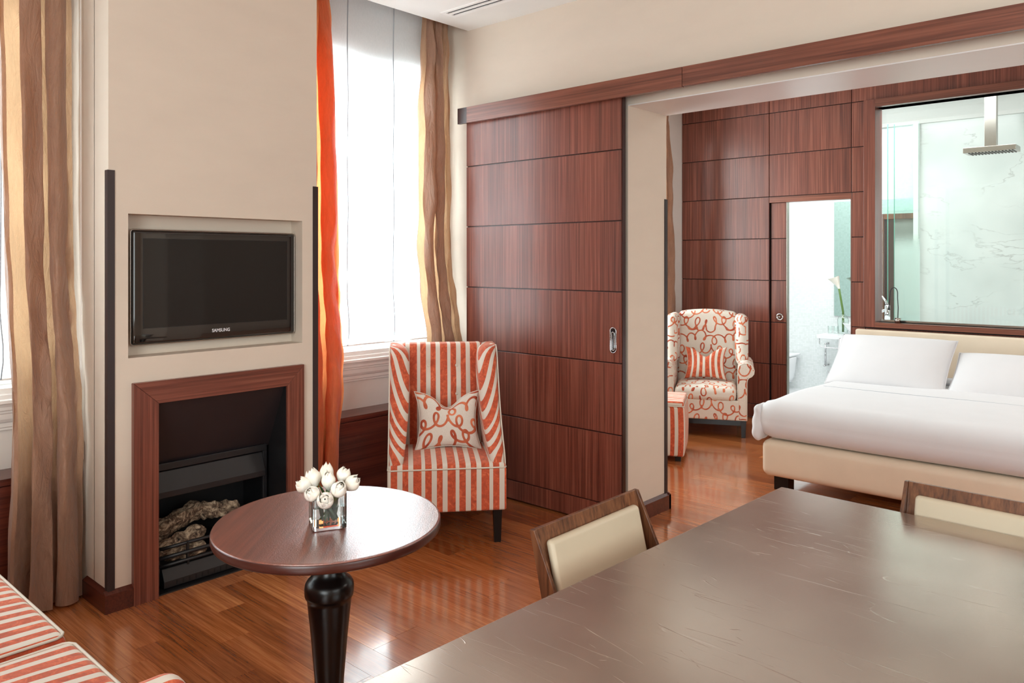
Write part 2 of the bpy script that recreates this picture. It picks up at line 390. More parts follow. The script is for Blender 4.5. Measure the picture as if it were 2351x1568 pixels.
def softbox(hx, hy, hz, r, n=10, su=None, uv=None, deform=None, crown=0.0):
    """rounded box centred on 0 with dense grid; su(p)-> stripe coordinate; uv(p,face)->(u,v) for loops"""
    r = min(r, hx, hy, hz); mb = MB()
    H = (hx, hy, hz)
    for ax in range(3):
        for sg in (-1, 1):
            a, b = [(1, 2), (2, 0), (0, 1)][ax]
            na = max(4, int(n * H[a] / max(H)) + 4); nb = max(4, int(n * H[b] / max(H)) + 4)
            def line(h, k):
                c = list(np.linspace(-h + r, h - r, k)); e = [h - r + r * math.tan(t) for t in np.linspace(0, PI / 4, 4)[1:]]
                return [-x for x in e[::-1]] + c + e
            la, lb = line(H[a], na), line(H[b], nb); P = []; SU = []; UV = []
            for x in la:
                for y in lb:
                    p = [0, 0, 0]; p[ax] = sg * H[ax]; p[a] = x; p[b] = y
                    c = [max(-H[i] + r, min(H[i] - r, p[i])) for i in range(3)]
                    d = Vector([p[i] - c[i] for i in range(3)])
                    d = d.normalized() * r if d.length > 1e-9 else d
                    q = Vector(c) + d
                    if crown and q.z > 0: q.z += crown * (1 - (q.x / hx) ** 2) * (1 - (q.y / hy) ** 2)
                    SU.append(su(q) if su else 0); UV.append(uv(q, ax) if uv else (0, 0))
                    if deform: q = deform(q)
                    P.append(q)
            at = {}
            if su: at['su'] = SU
            if uv: at['loop'] = loopval(UV)
            mb.grid(P, len(la), len(lb), **at)
    return weld(mb)
def weld(mb, d=1e-5):
    key = {}; mp = []; nv = []; at = {k: [] for k in mb.a}
    for i, p in enumerate(mb.v):
        k = (round(p[0] / d), round(p[1] / d), round(p[2] / d))
        if k not in key:
            key[k] = len(nv); nv.append(p)
            for q in mb.a: at[q].append(mb.a[q][i] if i < len(mb.a[q]) else 0.0)
        mp.append(key[k])
    nf = []
    for f in mb.f:
        g = []
        for i in f:
            if mp[i] not in g: g.append(mp[i])
        if len(g) > 2: nf.append(tuple(g))
    mb.v, mb.f, mb.a = nv, nf, at; return mb
# embroidered loops: distance field of a repeating looping line
TILE = 0.36; NT = 144
def _loops():
    pts = []
    for j, (y0, n, ph, r, dr) in enumerate(((0.03, 4, 0.3, 0.038, 1), (0.15, 4, 1.9, 0.034, -1), (0.27, 4, 4.0, 0.040, 1))):
        s = np.linspace(0, 1, 700, endpoint=False)
        rr = r * (1 + 0.28 * np.sin(2 * PI * s * 2 + ph))
        x = TILE * s + rr * np.cos(2 * PI * n * s * dr + ph) * 0.85 + 0.012 * np.sin(2 * PI * s * 3 + ph)
        y = y0 + 0.022 * np.sin(2 * PI * s + ph) + rr * np.sin(2 * PI * n * s * dr + ph) * 1.15
        pts.append(np.stack([x, y], 1))
    P = np.concatenate(pts) % TILE
    g = (np.arange(NT) + 0.5) / NT * TILE; D = np.full((NT, NT), 9.0)
    for ch in np.array_split(P, 30):
        dx = np.abs(g[:, None] - ch[None, :, 0]); dx = np.minimum(dx, TILE - dx)
        dy = np.abs(g[:, None] - ch[None, :, 1]); dy = np.minimum(dy, TILE - dy)
        D = np.minimum(D, np.sqrt(dx[:, None, :] ** 2 + dy[None, :, :] ** 2).min(2))
    return D
LD = _loops()
def loopval(UV, w=0.0066):
    UV = np.array(UV) / TILE * NT - 0.5; i = np.floor(UV).astype(int); f = UV - i
    g = lambda a, b: LD[a % NT, b % NT]
    d = (g(i[:, 0], i[:, 1]) * (1 - f[:, 0]) + g(i[:, 0] + 1, i[:, 1]) * f[:, 0]) * (1 - f[:, 1]) + (g(i[:, 0], i[:, 1] + 1) * (1 - f[:, 0]) + g(i[:, 0] + 1, i[:, 1] + 1) * f[:, 0]) * f[:, 1]
    return np.clip(d / w * 0.5, 0, 1)

# ================================================================== THE ROOM
XW = -4.25          # window wall, living room
# --- floor: base slab and individual planks running along X
fl = struct('floor', B(-4.6, 3.4, -3.2, 7.55, -0.12, -0.006), 'groove')
rest = B(-0.05, 3.2, -3.0, 7.55, -0.006, 0.0); rest.box(-4.25, -0.05, -3.0, 0.3, -0.006, 0)
part('outer_boards', rest, 'floor', fl)
PWID = 0.13; y = 0.3; k = 0
while y < 7.54:
    y1 = min(y + PWID, 7.55); x = -4.33 - random.uniform(0, 1.0); x_end = -0.05
    while x < x_end:
        ln = random.uniform(0.9, 1.7) if y > 1.0 else 1.9
        xa, xb = max(x, -4.33), min(x + ln, x_end)
        if xb - xa > 0.02:
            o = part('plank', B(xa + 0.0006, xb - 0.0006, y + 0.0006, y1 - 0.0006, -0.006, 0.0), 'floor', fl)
        x += ln
    y += PWID; k += 1
struct('floor_bathroom', B(-4.9, 0.2, 7.56, 9.75, -0.12, 0.0), 'porcelain')
# --- ceilings
struct('ceiling', B(-4.0, 3.4, -3.2, 3.96, 3.25, 3.36), 'ceil')
struct('ceiling_pocket', B(-4.4, -3.9, -3.2, 3.96, 3.46, 3.56), 'ceil')
struct('ceiling_bedroom', B(-4.5, 3.4, 4.3, 7.66, 3.25, 3.36), 'ceil')
struct('ceiling_bathroom', B(-4.9, 0.2, 7.66, 9.75, 3.36, 3.46), 'ceil')
# --- walls
struct('wall_left', holes('x', XW - 0.25, XW, -3.1, 3.95, 0, 3.5, [(-0.55, 1.30, 1.0, 2.9), (2.56, 3.86, 1.0, 2.9)]), 'white')
struct('wall_back', holes('y', -3.2, -3.0, -4.25, 3.4, 0, 3.4, [(-0.6, 2.6, 0.7, 3.1)]), 'cream')
struct('wall_right', holes('x', 3.2, 3.4, -3.0, 7.6, 0, 3.4, [(-0.1, 2.5, 0.8, 3.0)]), 'cream')
struct('wall_front', holes('y', 3.95, 4.39, -4.6, 3.2, 0, 3.6, [(-2.63, 1.3, -0.1, 2.535)]), 'cream')
struct('trim_soffit', B(-2.63, 1.3, 3.952, 4.388, 2.529, 2.535), 'white_satin')
struct('wall_bedroom_left', holes('x', -4.6, -4.33, 4.39, 7.66, 0, 3.4, [(4.85, 6.95, 0.75, 3.0)]), 'white')
struct('wall_chimney', holes('x', -3.905, -3.735, 1.395, 2.50, 0, 3.46, [(1.482, 2.407, 1.145, 1.815), (1.60, 2.31, -0.1, 0.93)]).box(-4.0, -3.845, 1.41, 2.49, 1.0, 3.3).box(-4.25, -3.9, 1.395, 1.62, 0, 3.46).box(-4.25, -3.9, 2.33, 2.50, 0, 3.46).box(-4.25, -4.2, 1.6, 2.4, 0, 3.46), 'cream')
# bathroom shell
struct('wall_bathroom_far', B(-4.9, -2.49, 9.6, 9.75, 0, 3.4), 'mosaic')
struct('wall_shower', B(-2.49, 0.2, 9.57, 9.75, 0, 3.4), 'marble')
struct('wall_bathroom_left', B(-4.9, -4.75, 7.66, 9.6, 0, 3.4), 'mosaic')
struct('wall_bathroom_right', B(0.1, 0.2, 7.66, 9.6, 0, 3.4), 'marble')
struct('wall_bathroom_front', holes('y', 7.655, 7.70, -4.75, 0.1, 0, 3.4, [(-3.335, -2.54, -0.1, 2.19), (-2.315, -0.3, 1.03, 3.0)]), 'mosaic')
co = MB().prism([(9.57, 3.13), (9.57, 3.36), (9.28, 3.36), (9.3, 3.33), (9.36, 3.32), (9.45, 3.26), (9.5, 3.2), (9.53, 3.17), (9.54, 3.13)], -4.7, 0.1, 'x')
struct('trim_cornice', co, 'trimw')
# --- wood panelled wall of the bedroom
wp = thing('wall_panelled', (-2.5, 7.55, 0), kind='structure')
part('backing', holes('y', 7.565, 7.655, -4.33, 3.2, 0, 3.25, [(-3.34, -2.54, -0.1, 2.2), (-2.315, -0.3, 1.03, 3.0)]), 'groove', wp, world=True)
zg = [0.0, 0.135] + [0.135 + 0.42 * i for i in range(1, 8)] + [3.25]
g = 0.0035
def panel(x0, x1, z0, z1, y0=7.55, y1=7.566, parent=wp, mat='mahog'):
    return part('panel', B(x0 + g, x1 - g, y0, y1, z0 + g, z1 - g), mat, parent, world=True, bev=0.0015)
for i in range(len(zg) - 1):
    panel(-4.33, -3.34, zg[i], zg[i + 1])
    if zg[i] > 2.2: panel(-3.34, -2.54, zg[i], zg[i + 1])
    if zg[i] >= 3.07: panel(-2.54, 3.2, zg[i], zg[i + 1], mat='mahog')
    else: panel(-2.54, -2.415, zg[i], zg[i + 1])
    if zg[i + 1] < 1.0:
        for xx in range(4): panel(-2.415 + xx * 1.4, -2.415 + (xx + 1) * 1.4, zg[i], zg[i + 1])
panel(-0.2, 3.2, 0.975, 3.075)
# door frame head and jambs
part('door_head', B(-3.34, -2.54, 7.553, 7.64, 2.175, 2.232), 'mahog_x', wp, world=True, bev=0.001)
part('door_jamb', B(-2.548, -2.54, 7.556, 7.655, 0, 2.18), 'mahog', wp, world=True)
# frame round the interior window
for nm, b in (('window_jamb', (-2.415, -2.314, 7.50, 7.70, 0.985, 3.07)), ('window_head', (-2.314, -0.25, 7.50, 7.70, 3.0, 3.07)),
              ('window_sill', (-2.314, -0.25, 7.50, 7.70, 0.985, 1.03)), ('window_jamb', (-0.3, -0.2, 7.50, 7.70, 0.985, 3.07))):
    part(nm, B(*b), 'mahog' if 'jamb' in nm else 'mahog_x', wp, world=True, bev=0.002)
w1 = thing('window_1', (-1.3, 7.66, 1.03), kind='structure')
part('pane', B(-2.30, -0.31, 7.66, 7.668, 1.045, 2.99), 'pane', w1, world=True)
part('bottom_channel', B(-2.31, -0.3, 7.645, 7.685, 1.03, 1.048), 'nickel', w1, world=True)
# sliding pocket door of the bathroom
d1 = thing('door_1', (-3.25, 7.58, 0), kind='structure')
part('door_core', B(-3.335, -3.176, 7.592, 7.63, 0.005, 2.175), 'groove', d1, world=True)
part('edge_strip', B(-3.176, -3.168, 7.58, 7.632, 0.005, 2.175), 'nickel', d1, world=True)
for i in range(len(zg) - 1):
    if zg[i] < 2.1: panel(-3.335, -3.176, max(zg[i], 0.003), min(zg[i + 1], 2.175), 7.58, 7.594, d1)
kn = part('pull_ring', MB().lathe([(0.0, 7.583), (0.02, 7.582), (0.024, 7.572), (0.034, 7.570), (0.038, 7.576), (0.038, 7.582)], (-3.243, 1.03), 24, 'y'), 'chrome', d1, smooth=True, world=True)
part('pull_knob', MB().lathe([(0.0, 7.566), (0.008, 7.566), (0.011, 7.570), (0.008, 7.58)], (-3.243, 1.03), 16, 'y'), 'nickel', kn, smooth=True, world=False)
bpy.context.view_layer.update()
# --- sliding door in front of the partition
d2 = thing('door_2', (-3.26, 3.87, 0), kind='structure')
part('door_core', B(-3.914, -2.609, 3.862, 3.892, 0.008, 2.60), 'mahog_dark', d2, world=True)
rows = [0.008, 0.134, 0.56, 0.986, 1.411, 1.833, 2.255, 2.60]
for i in range(7): panel(-3.914 - g, -2.612, rows[i], rows[i + 1], 3.85, 3.864, d2)
def oval(cx, cz, hw, hh, yy, n=28):
    P = []
    for k in range(n):
        t = 2 * PI * k / n; c, s = math.cos(t), math.sin(t)
        P.append((cx + hw * c, yy, cz + (hh - hw) * (1 if s > 0 else -1) + hw * s))
    return P
hd = part('pull_handle', MB().tube(oval(-2.668, 1.121, 0.021, 0.075, 3.848) + oval(-2.668, 1.121, 0.021, 0.075, 3.848)[:2], 0.0035, 8), 'chrome', d2, smooth=True, world=True)
o = part('recess_plate', MB().prism([(p[0], p[2]) for p in oval(0, 0, 0.019, 0.073, 0)], 3.8492, 3.852, 'y'), 'gloss_black', d2, world=True); o.location.x = -2.668; o.location.z = 1.121
part('inner_ring', MB().tube(oval(-2.668, 1.115, 0.009, 0.055, 3.847) + oval(-2.668, 1.115, 0.009, 0.055, 3.847)[:2], 0.003, 8), 'chrome', d2, smooth=True, world=True)
# track fascia
tf = thing('trim_track', (-1.3, 3.81, 2.6), kind='structure')
part('fascia_board', B(-3.863, -2.180, 3.80, 3.825, 2.553, 2.662), 'mahog_x', tf, world=True, bev=0.001)
part('fascia_board', B(-2.176, 1.45, 3.80, 3.825, 2.555, 2.662), 'mahog_x', tf, world=True, bev=0.001)
part('fascia_end', B(-3.955, -3.864, 3.802, 3.825, 2.553, 2.662), 'mahog_dark', tf, world=True)
part('track_rail', B(-3.93, 1.4, 3.826, 3.949, 2.62, 2.655), 'mahog_dark', tf, world=True)
# corner guards
def guard(cx, cy, sx, sy, z0, z1, name='trim_guard'):
    mb = B(cx, cx + sx * 0.006, cy, cy - sy * 0.026, z0, z1); mb.box(cx + sx * 0.006, cx - sx * 0.026, cy, cy + sy * 0.006, z0, z1)
    return struct(name, mb, 'guard')
guard(-3.735, 1.395, 1, -1, 0.085, 2.01)
guard(-3.735, 2.50, 1, 1, 0.085, 2.01)
guard(-2.63, 4.39, 1, 1, 0.09, 1.99)
# baseboards
def bboard(name, x0, x1, y0, y1, h, ch=None):
    mb = MB(); 
    if abs(x1 - x0) < abs(y1 - y0): mb.prism([(x0, 0.0), (x1, 0.0), (x1, h - 0.014), (x0, h)], y0, y1, 'y')
    else: mb.prism([(y0, 0.0), (y1, 0.0), (y1, h - 0.014), (y0, h)], x0, x1, 'x')
    return struct(name, mb, 'base_x')
bboard('baseboard_chimney_side', -3.99, -3.7352, 1.395, 1.373, 0.098)
bboard('baseboard_chimney_front', -3.735, -3.713, 1.373, 1.497, 0.098)
bboard('baseboard_chimney_front', -3.735, -3.713, 2.405, 2.51, 0.098)
bboard('baseboard_reveal', -2.63, -2.608, 3.952, 4.412, 0.105)
bboard('baseboard_bedroom', -2.608, -4.3, 4.39, 4.412, 0.105)
# --- windows of the left wall
def window(name, y0, y1, z0, z1, X=XW, bars=(1.62, 2.35)):
    w = thing(name, (X - 0.12, (y0 + y1) / 2, z0), kind='structure')
    t = 0.06
    fr = B(X - 0.16, X - 0.08, y0, y0 + t, z0, z1); fr.box(X - 0.16, X - 0.08, y1 - t, y1, z0, z1)
    fr.box(X - 0.16, X - 0.08, y0 + t, y1 - t, z0, z0 + t); fr.box(X - 0.16, X - 0.08, y0 + t, y1 - t, z1 - t, z1)
    part('window_frame', fr, 'trimw', w, world=True, bev=0.004)
    ym = (y0 + y1) / 2
    part('mullion', B(X - 0.155, X - 0.085, ym - 0.045, ym + 0.045, z0 + t, z1 - t), 'trimw', w, world=True)
    for zb in bars:
        for a, b in ((y0 + t, ym - 0.045), (ym + 0.045, y1 - t)):
            part('glazing_bar', B(X - 0.15, X - 0.09, a, b, zb - 0.025, zb + 0.025), 'trimw', w, world=True)
    zz = [z0 + t] + [v for zb in bars for v in (zb - 0.025, zb + 0.025)] + [z1 - t]
    for a, b in ((y0 + t, ym - 0.045), (ym + 0.045, y1 - t)):
        for q in range(0, len(zz), 2):
            part('pane', B(X - 0.122, X - 0.118, a, b, zz[q], zz[q + 1]), 'pane', w, world=True)
    return w
window('window_2', -0.55, 1.30, 1.0, 2.9)
window('window_3', 2.56, 3.86, 1.0, 2.9)
window('window_4', 4.85, 6.95, 0.75, 3.0, -4.36, (1.5, 2.25))
def window_plain(name, b):
    w = struct(name, B(*b), 'pane'); return w
window_plain('fill_window_back', (-0.6, 2.6, -3.12, -3.11, 0.7, 3.1))  # unseen window added to carry the back fill
window_plain('fill_window_right', (3.3, 3.31, -0.1, 2.5, 0.8, 3.0))  # unseen window added to carry the right-hand fill
# casing and moulded sill (profile X offset from wall, z)
prof = [(0, 1.0), (0.05, 1.0), (0.05, 0.975), (0.075, 0.972), (0.075, 0.955), (0.10, 0.95), (0.10, 0.935), (0.085, 0.93), (0.075, 0.915), (0.072, 0.90), (0.062, 0.895), (0.06, 0.885),
        (0.055, 0.88), (0.05, 0.855), (0.04, 0.84), (0.028, 0.835), (0.028, 0.815), (0.02, 0.81), (0.02, 0.80), (0, 0.795)]
for i, (a, b) in enumerate(((-1.2, 1.385), (2.505, 3.945))):
    struct('trim_sill_%d' % (i + 1), MB().prism([(XW + p, z) for p, z in prof], a, b, 'y'), 'trimw')
for a, b in ((1.30, 1.36), (-0.62, -0.55), (2.505, 2.56), (3.86, 3.92)):
    mb = B(XW, XW + 0.03, a, b, 1.0, 3.45); mb.box(XW + 0.03, XW + 0.042, a + 0.015, b - 0.02, 1.0, 3.45)
    struct('trim_casing', mb, 'trimw', bev=0.003)
# window benches
for i, (a, b, lab) in enumerate(((-2.2, 1.385, 'low dark wood window bench left of the chimney breast, behind the tan curtain'), (2.51, 3.945, 'low dark wood window bench under the window behind the striped chair'))):
    t = thing('window_bench', (-4.12, (a + b) / 2, 0), 0, lab, 'bench')
    part('bench_top', B(-4.248, -4.045, a, b, 0.582, 0.613), 'mahog_y', t, world=True, bev=0.002)
    part('front_panel', B(-4.09, -4.055, a, b, 0.10, 0.577), 'mahog_y', t, world=True, bev=0.002)
    part('plinth', B(-4.095, -4.065, a, b, 0.0, 0.095), 'mahog_dark', t, world=True)
# ceiling vent
t = thing('ceiling_vent', (-3.2, 3.59, 3.25), 0, 'white slot air vent with two black slots in the ceiling', 'vent')
vf = MB()
for a, b in ((3.525, 3.548), (3.572, 3.598), (3.622, 3.655)): vf.box(-3.80, -2.6, a, b, 3.241, 3.2495)
vf.box(-3.835, -3.80, 3.525, 3.655, 3.241, 3.2495)
part('vent_frame', vf, 'trimw', t, world=True)
for a, b in ((3.548, 3.572), (3.598, 3.622)): part('slot', B(-3.80, -2.6, a, b, 3.247, 3.2495), 'dark', t, world=True)

# ================================================================== CURTAINS AND BLINDS
def curtain(name, label, X0, z_lo, z_hi, ylo, yhi, folds, amp, mat, lean=0.0, seed=0, hemx=0.0, n=150, m=70, group=None):
    """ylo/yhi: functions of height t (0 floor..1 top)"""
    rnd = random.Random(seed); ph = [rnd.uniform(0, 6.28) for _ in range(6)]
    P = []
    for i in range(m):
        t = i / (m - 1); z = z_lo + (z_hi - z_lo) * t; a, b = ylo(t), yhi(t)
        pinch = 1 - 0.45 * max(0, (t - 0.8) / 0.2)
        for j in range(n):
            u = j / (n - 1)
            w = math.sin(2 * PI * folds * u + ph[0] + 0.5 * math.sin(3.1 * t + ph[1])) + 0.35 * math.sin(2 * PI * folds * 2.3 * u + ph[2] + 1.2 * t) + 0.12 * math.sin(9 * t + 14 * u + ph[4])
            wy = math.cos(2 * PI * folds * u + ph[0]) * 0.8 * (b - a) / folds
            q_ = min(1, max(0, (1 - t - 0.5) / 0.28)); x = X0 + lean * q_ * q_ * (3 - 2 * q_) + amp * pinch * w + 0.007 * math.sin(23 * t + 31 * u + ph[3]) + 0.006 * math.sin(47 * t - 40 * u * (1 + 0.2 * math.sin(9 * t))) + 0.004 * math.sin(61 * t - 17 * u)
            yy = a + (b - a) * u + wy * pinch * 0.8
            P.append((x, min(max(yy, a - 0.01), b + 0.01), z))
    c = thing(name, (X0, (ylo(0) + yhi(0)) / 2, z_lo), 0, label, 'curtain', group)
    part('fabric', MB().grid(P, m, n), mat, c, smooth=True, world=True)
    hp = [(X0 + amp * 0.5 * math.sin(2 * PI * folds * u / 30 + ph[0]), ylo(1) + (yhi(1) - ylo(1)) * u / 30, z_hi + 0.01) for u in range(31)]
    part('heading_tape', MB().tube(hp, 0.012, 6), mat, c, smooth=True, world=True)
    return c
curtain('curtain', 'tan silk floor-length curtain at the far left, beside the chimney breast', -4.075, 0.012, 3.40, lambda t: 1.08 - 0.02 * (1 - t) + 0.02 * math.sin(5 * t), lambda t: 1.365 - 0.012 * t, 2.6, 0.037, 'silk', 0.115, 3)
curtain('curtain', 'silk curtain edge with backlight painted in as orange, between the chimney breast and the tall window', -4.07, 0.012, 3.40, lambda t: 2.53, lambda t: 2.80 + 0.075 * math.sin(PI * min(1, (1 - t) * 1.1)) + 0.02, 2.3, 0.035, 'backlit_silk', 0.10, 11)
curtain('curtain', 'tan and gold silk curtain hanging behind the striped chair, beside the sliding door', -4.09, 0.012, 3.40, lambda t: 3.615 - 0.05 * (1 - t), lambda t: 3.80 + 0.075 * (1 - t), 2.6, 0.035, 'silk', 0.115, 5)
curtain('curtain', 'narrow tan curtain beside the bedroom window, seen past the wall end', -4.20, 0.012, 3.2, lambda t: 6.95 - 0.1 * (1 - t), lambda t: 7.04 + 0.17 * (1 - t), 1.6, 0.035, 'silk', 0.02, 8)
def blind(label, y0, y1, seams, z0=1.035, z1=3.45, X=-4.185):
    t = thing('roman_blind', (X, (y0 + y1) / 2, z0), 0, label, 'blind')
    P = []; n, m = 60, 80
    for i in range(m):
        z = z0 + (z1 - z0) * i / (m - 1); k = max(0, 1 - (z - z0) / 0.5)
        for j in range(n):
            yy = y0 + (y1 - y0) * j / (n - 1)
            d = min(abs(yy - s) for s in seams)
            x = X + 0.006 * math.sin(yy * 9) + k * k * (0.016 * math.sin(yy * 13 + 1)) + 0.004 * math.sin(z * 14)
            zz = z + (k * k) * (0.018 * math.cos((d / 0.2) * PI))
            P.append((x, yy, zz))
    part('fabric', MB().grid(P, m, n), 'blind', t, smooth=True, world=True)
    for s in seams:
        part('shaded_seam', MB().tube([(X + 0.008 + 0.004 * math.sin(q * 0.7), s + 0.012 * max(0, 1 - q / 7) * math.sin(q), z0 + 0.01 + (z1 - z0 - 0.02) * q / 30) for q in range(31)], 0.0034, 5), 'seam', t, smooth=True, world=True)
    part('bottom_bar', MB().tube([(X - 0.002, y0 + 0.01, z0 + 0.01), (X - 0.002, y1 - 0.01, z0 + 0.01)], 0.006, 6), 'trimw', t, world=True)
blind('white sheer roman blind at the left edge, behind the tan curtain', -0.6, 1.34, [-0.4, 0.0, 0.4, 0.72, 1.088])
blind('white sheer roman blind over the tall window between the orange and gold curtains', 2.53, 3.90, [2.62, 3.03, 3.41, 3.80])
t = thing('cord_tensioner', (-4.03, 1.385, 0.70), 0, 'small beige cord tensioner with pull cord on the chimney side', 'cord clip')
part('housing', B(-4.055, -4.02, 1.372, 1.394, 0.645, 0.735), 'plastic', t, world=True, bev=0.004)
part('pull_cord', MB().tube([(-4.03, 1.382, 0.73), (-4.03, 1.38, 3.3)], 0.0018, 5), 'trimw', t, world=True)

# ================================================================== FIREPLACE
t = thing('fireplace_surround', (-3.735, 1.95, 0), 0, 'mitred dark wood surround framing the black fireplace', 'fireplace surround')
xo, xi = -3.736, -3.708
def mit(poly): return MB().prism(poly, xo, xi, 'x')
part('left_upright', mit([(1.497, 0.0), (1.612, 0.0), (1.612, 0.922), (1.497, 1.027)]), 'mahog', t, world=True, bev=0.001)
part('right_upright', mit([(2.403, 0.0), (2.403, 1.027), (2.298, 0.922), (2.298, 0.0)]), 'mahog', t, world=True, bev=0.001)
part('header', mit([(1.497, 1.0285), (1.613, 0.9225), (2.297, 0.9225), (2.403, 1.0285)]), 'mahog_hy', t, world=True, bev=0.001)
t = thing('gas_fire', (-3.9, 1.95, 0), 0, 'black inset gas fire with hood and grate inside the wooden surround', 'fireplace')
part('throat_panel', MB().prism([(-3.736, 0.932), (-3.736, 0.92), (-3.90, 0.575), (-3.915, 0.585)], 1.602, 2.308, 'y'), 'firepanel', t, world=True)
part('firebox', B(-4.19, -4.17, 1.63, 2.32, 0, 0.9).box(-4.17, -3.72, 1.602, 1.614, 0.0, 0.925).box(-4.17, -3.72, 2.297, 2.308, 0.0, 0.925).box(-4.17, -3.73, 1.61, 2.30, -0.002, 0.006).box(-4.17, -3.92, 1.62, 2.31, 0.60, 0.62), 'blackm', t, world=True)
fi = B(-3.895, -3.875, 1.615, 2.275, 0.555, 0.59); fi.box(-3.895, -3.875, 2.25, 2.275, 0.0, 0.555); fi.box(-3.895, -3.875, 1.615, 1.63, 0, 0.555)
part('insert_frame', fi, 'blackm2', t, world=True, bev=0.003)
part('hood', MB().prism([(-3.895, 0.55), (-3.878, 0.55), (-3.845, 0.455), (-3.845, 0.425), (-3.86, 0.425), (-3.90, 0.54)], 1.632, 2.248, 'y'), 'blackm2', t, world=True, bev=0.003)
for zb, xx, r in ((0.195, -3.80, 0.009), (0.155, -3.785, 0.010), (0.118, -3.78, 0.009)):
    part('grate_bar', MB().tube([(xx, 1.64, zb), (xx, 2.24, zb)], r, 8), 'blackm2', t, smooth=True, world=True)
for yy in (1.645, 1.79, 1.94, 2.09, 2.235):
    part('grate_post', B(-3.80, -3.785, yy - 0.005, yy + 0.005, 0.09, 0.20), 'blackm', t, world=True)
part('ash_tray', MB().prism([(-3.90, 0.105), (-3.79, 0.10), (-3.762, 0.045), (-3.762, 0.012), (-3.90, 0.012)], 1.66, 2.23, 'y'), 'blackm2', t, world=True, bev=0.003)
for i in range(14): part('vent_slit', B(-3.762, -3.7605, 1.72 + i * 0.032, 1.726 + i * 0.032, 0.018, 0.04), 'dark', t, world=True)
part('coal_bed', B(-4.15, -3.81, 1.64, 2.24, 0.02, 0.115), 'blackm', t, world=True)
logs = [(-3.99, 1.80, 0.245, 0.36, 10, 14, 0.045), (-3.90, 1.79, 0.17, 0.30, 8, 10, 0.038), (-3.84, 1.80, 0.135, 0.20, -12, 4, 0.032), (-4.0, 2.06, 0.25, 0.22, -6, -8, 0.04), (-3.88, 2.02, 0.185, 0.16, 40, 10, 0.035), (-3.85, 2.03, 0.14, 0.17, 4, -4, 0.03)]
lab = ['large ceramic log across the back left of the grate', 'pale ceramic log lying across the middle left of the grate', 'short grey ceramic log at the front left behind the bars', 'dark ceramic log at the back right of the grate', 'stubby ceramic log angled in the middle of the grate', 'small ceramic log at the front right, partly behind the table']
for i, (x, y, z, L, rz, rx, r) in enumerate(logs):
    P = []; n, m = 22, 26
    for a in range(m):
        s = -L / 2 + L * a / (m - 1); e = min(1, 6 * min(a, m - 1 - a) / (m - 1) + 0.55)
        for b in range(n):
            th = 2 * PI * b / n
            rr = r * e * (1 + 0.16 * math.sin(3 * th + i) + 0.10 * math.sin(7 * th + a * 0.5) + 0.09 * math.sin(a * 0.9 + i * 2) + random.uniform(-0.05, 0.05))
            P.append((rr * math.cos(th), s, rr * math.sin(th)))
    mb = MB().grid(P, m, n, cv=True); mb.f.append(tuple(range(n))[::-1]); mb.f.append(tuple(range((m - 1) * n, m * n)))
    o = part('ceramic_log', mb, 'bark', smooth=False); o.location = (x, y, z); o.rotation_euler = (R(rx), 0, R(rz)); tag(o, lab[i], 'log', 'ceramic logs in the grate')

# ================================================================== TELEVISION
t = thing('television', (-3.80, 1.957, 1.47), 0, 'flat black glossy television mounted in the wall niche above the fireplace', 'television')
part('back_shell', softbox(0.022, 0.40, 0.24, 0.015), 'blackm', t, smooth=True).location.x = -0.018
part('bezel', softbox(0.014, 0.437, 0.272, 0.013, 14), 'gloss_black', t, smooth=True)
part('screen', B(0.0135, 0.0146, -0.385, 0.385, -0.195, 0.232), 'screen', t)
fr = MB(); 
for a in ((-0.387, -0.385, -0.197, 0.234), (0.385, 0.387, -0.197, 0.234)): fr.box(0.0135, 0.0152, *a)
fr.box(0.0135, 0.0152, -0.387, 0.387, -0.197, -0.1955); fr.box(0.0135, 0.0152, -0.387, 0.387, 0.2325, 0.234)
part('screen_edge', fr, 'blackm2', t)
rim = MB()
rr = []; hy, hz, r = 0.440, 0.275, 0.014
for cy, cz, a0 in ((hy - r, hz - r, 0), (-hy + r, hz - r, 90), (-hy + r, -hz + r, 180), (hy - r, -hz + r, 270)):
    for k in range(5): rr.append((0.002, cy + r * math.cos(R(a0 + k * 22.5)), cz + r * math.sin(R(a0 + k * 22.5))))
rim.tube(rr + rr[:2], 0.0028, 6)
part('rim', rim, 'nickel', t, smooth=True)
tc = bpy.data.curves.new('logo_lettering', 'FONT'); tc.body = 'SAMSUNG'; tc.size = 0.023; tc.extrude = 0.0005; tc.align_x = 'CENTER'; tc.offset = 0.0006
to = bpy.data.objects.new('logo_lettering', tc); COL.objects.link(to)
bpy.context.view_layer.update()
me = bpy.data.meshes.new_from_object(to.evaluated_get(bpy.context.evaluated_depsgraph_get())); bpy.data.objects.remove(to)
me.materials.clear(); me.materials.append(M['lettering'])
lo = bpy.data.objects.new('logo_lettering', me); COL.objects.link(lo); lo.parent = t; lo.location = (0.0146, 0.005, -0.236); lo.rotation_euler = (R(90), 0, R(90)); lo.scale = (0.92, 1, 1)
part('wall_bracket', B(-0.055, -0.04, -0.1, 0.1, -0.1, 0.1), 'blackm', t)

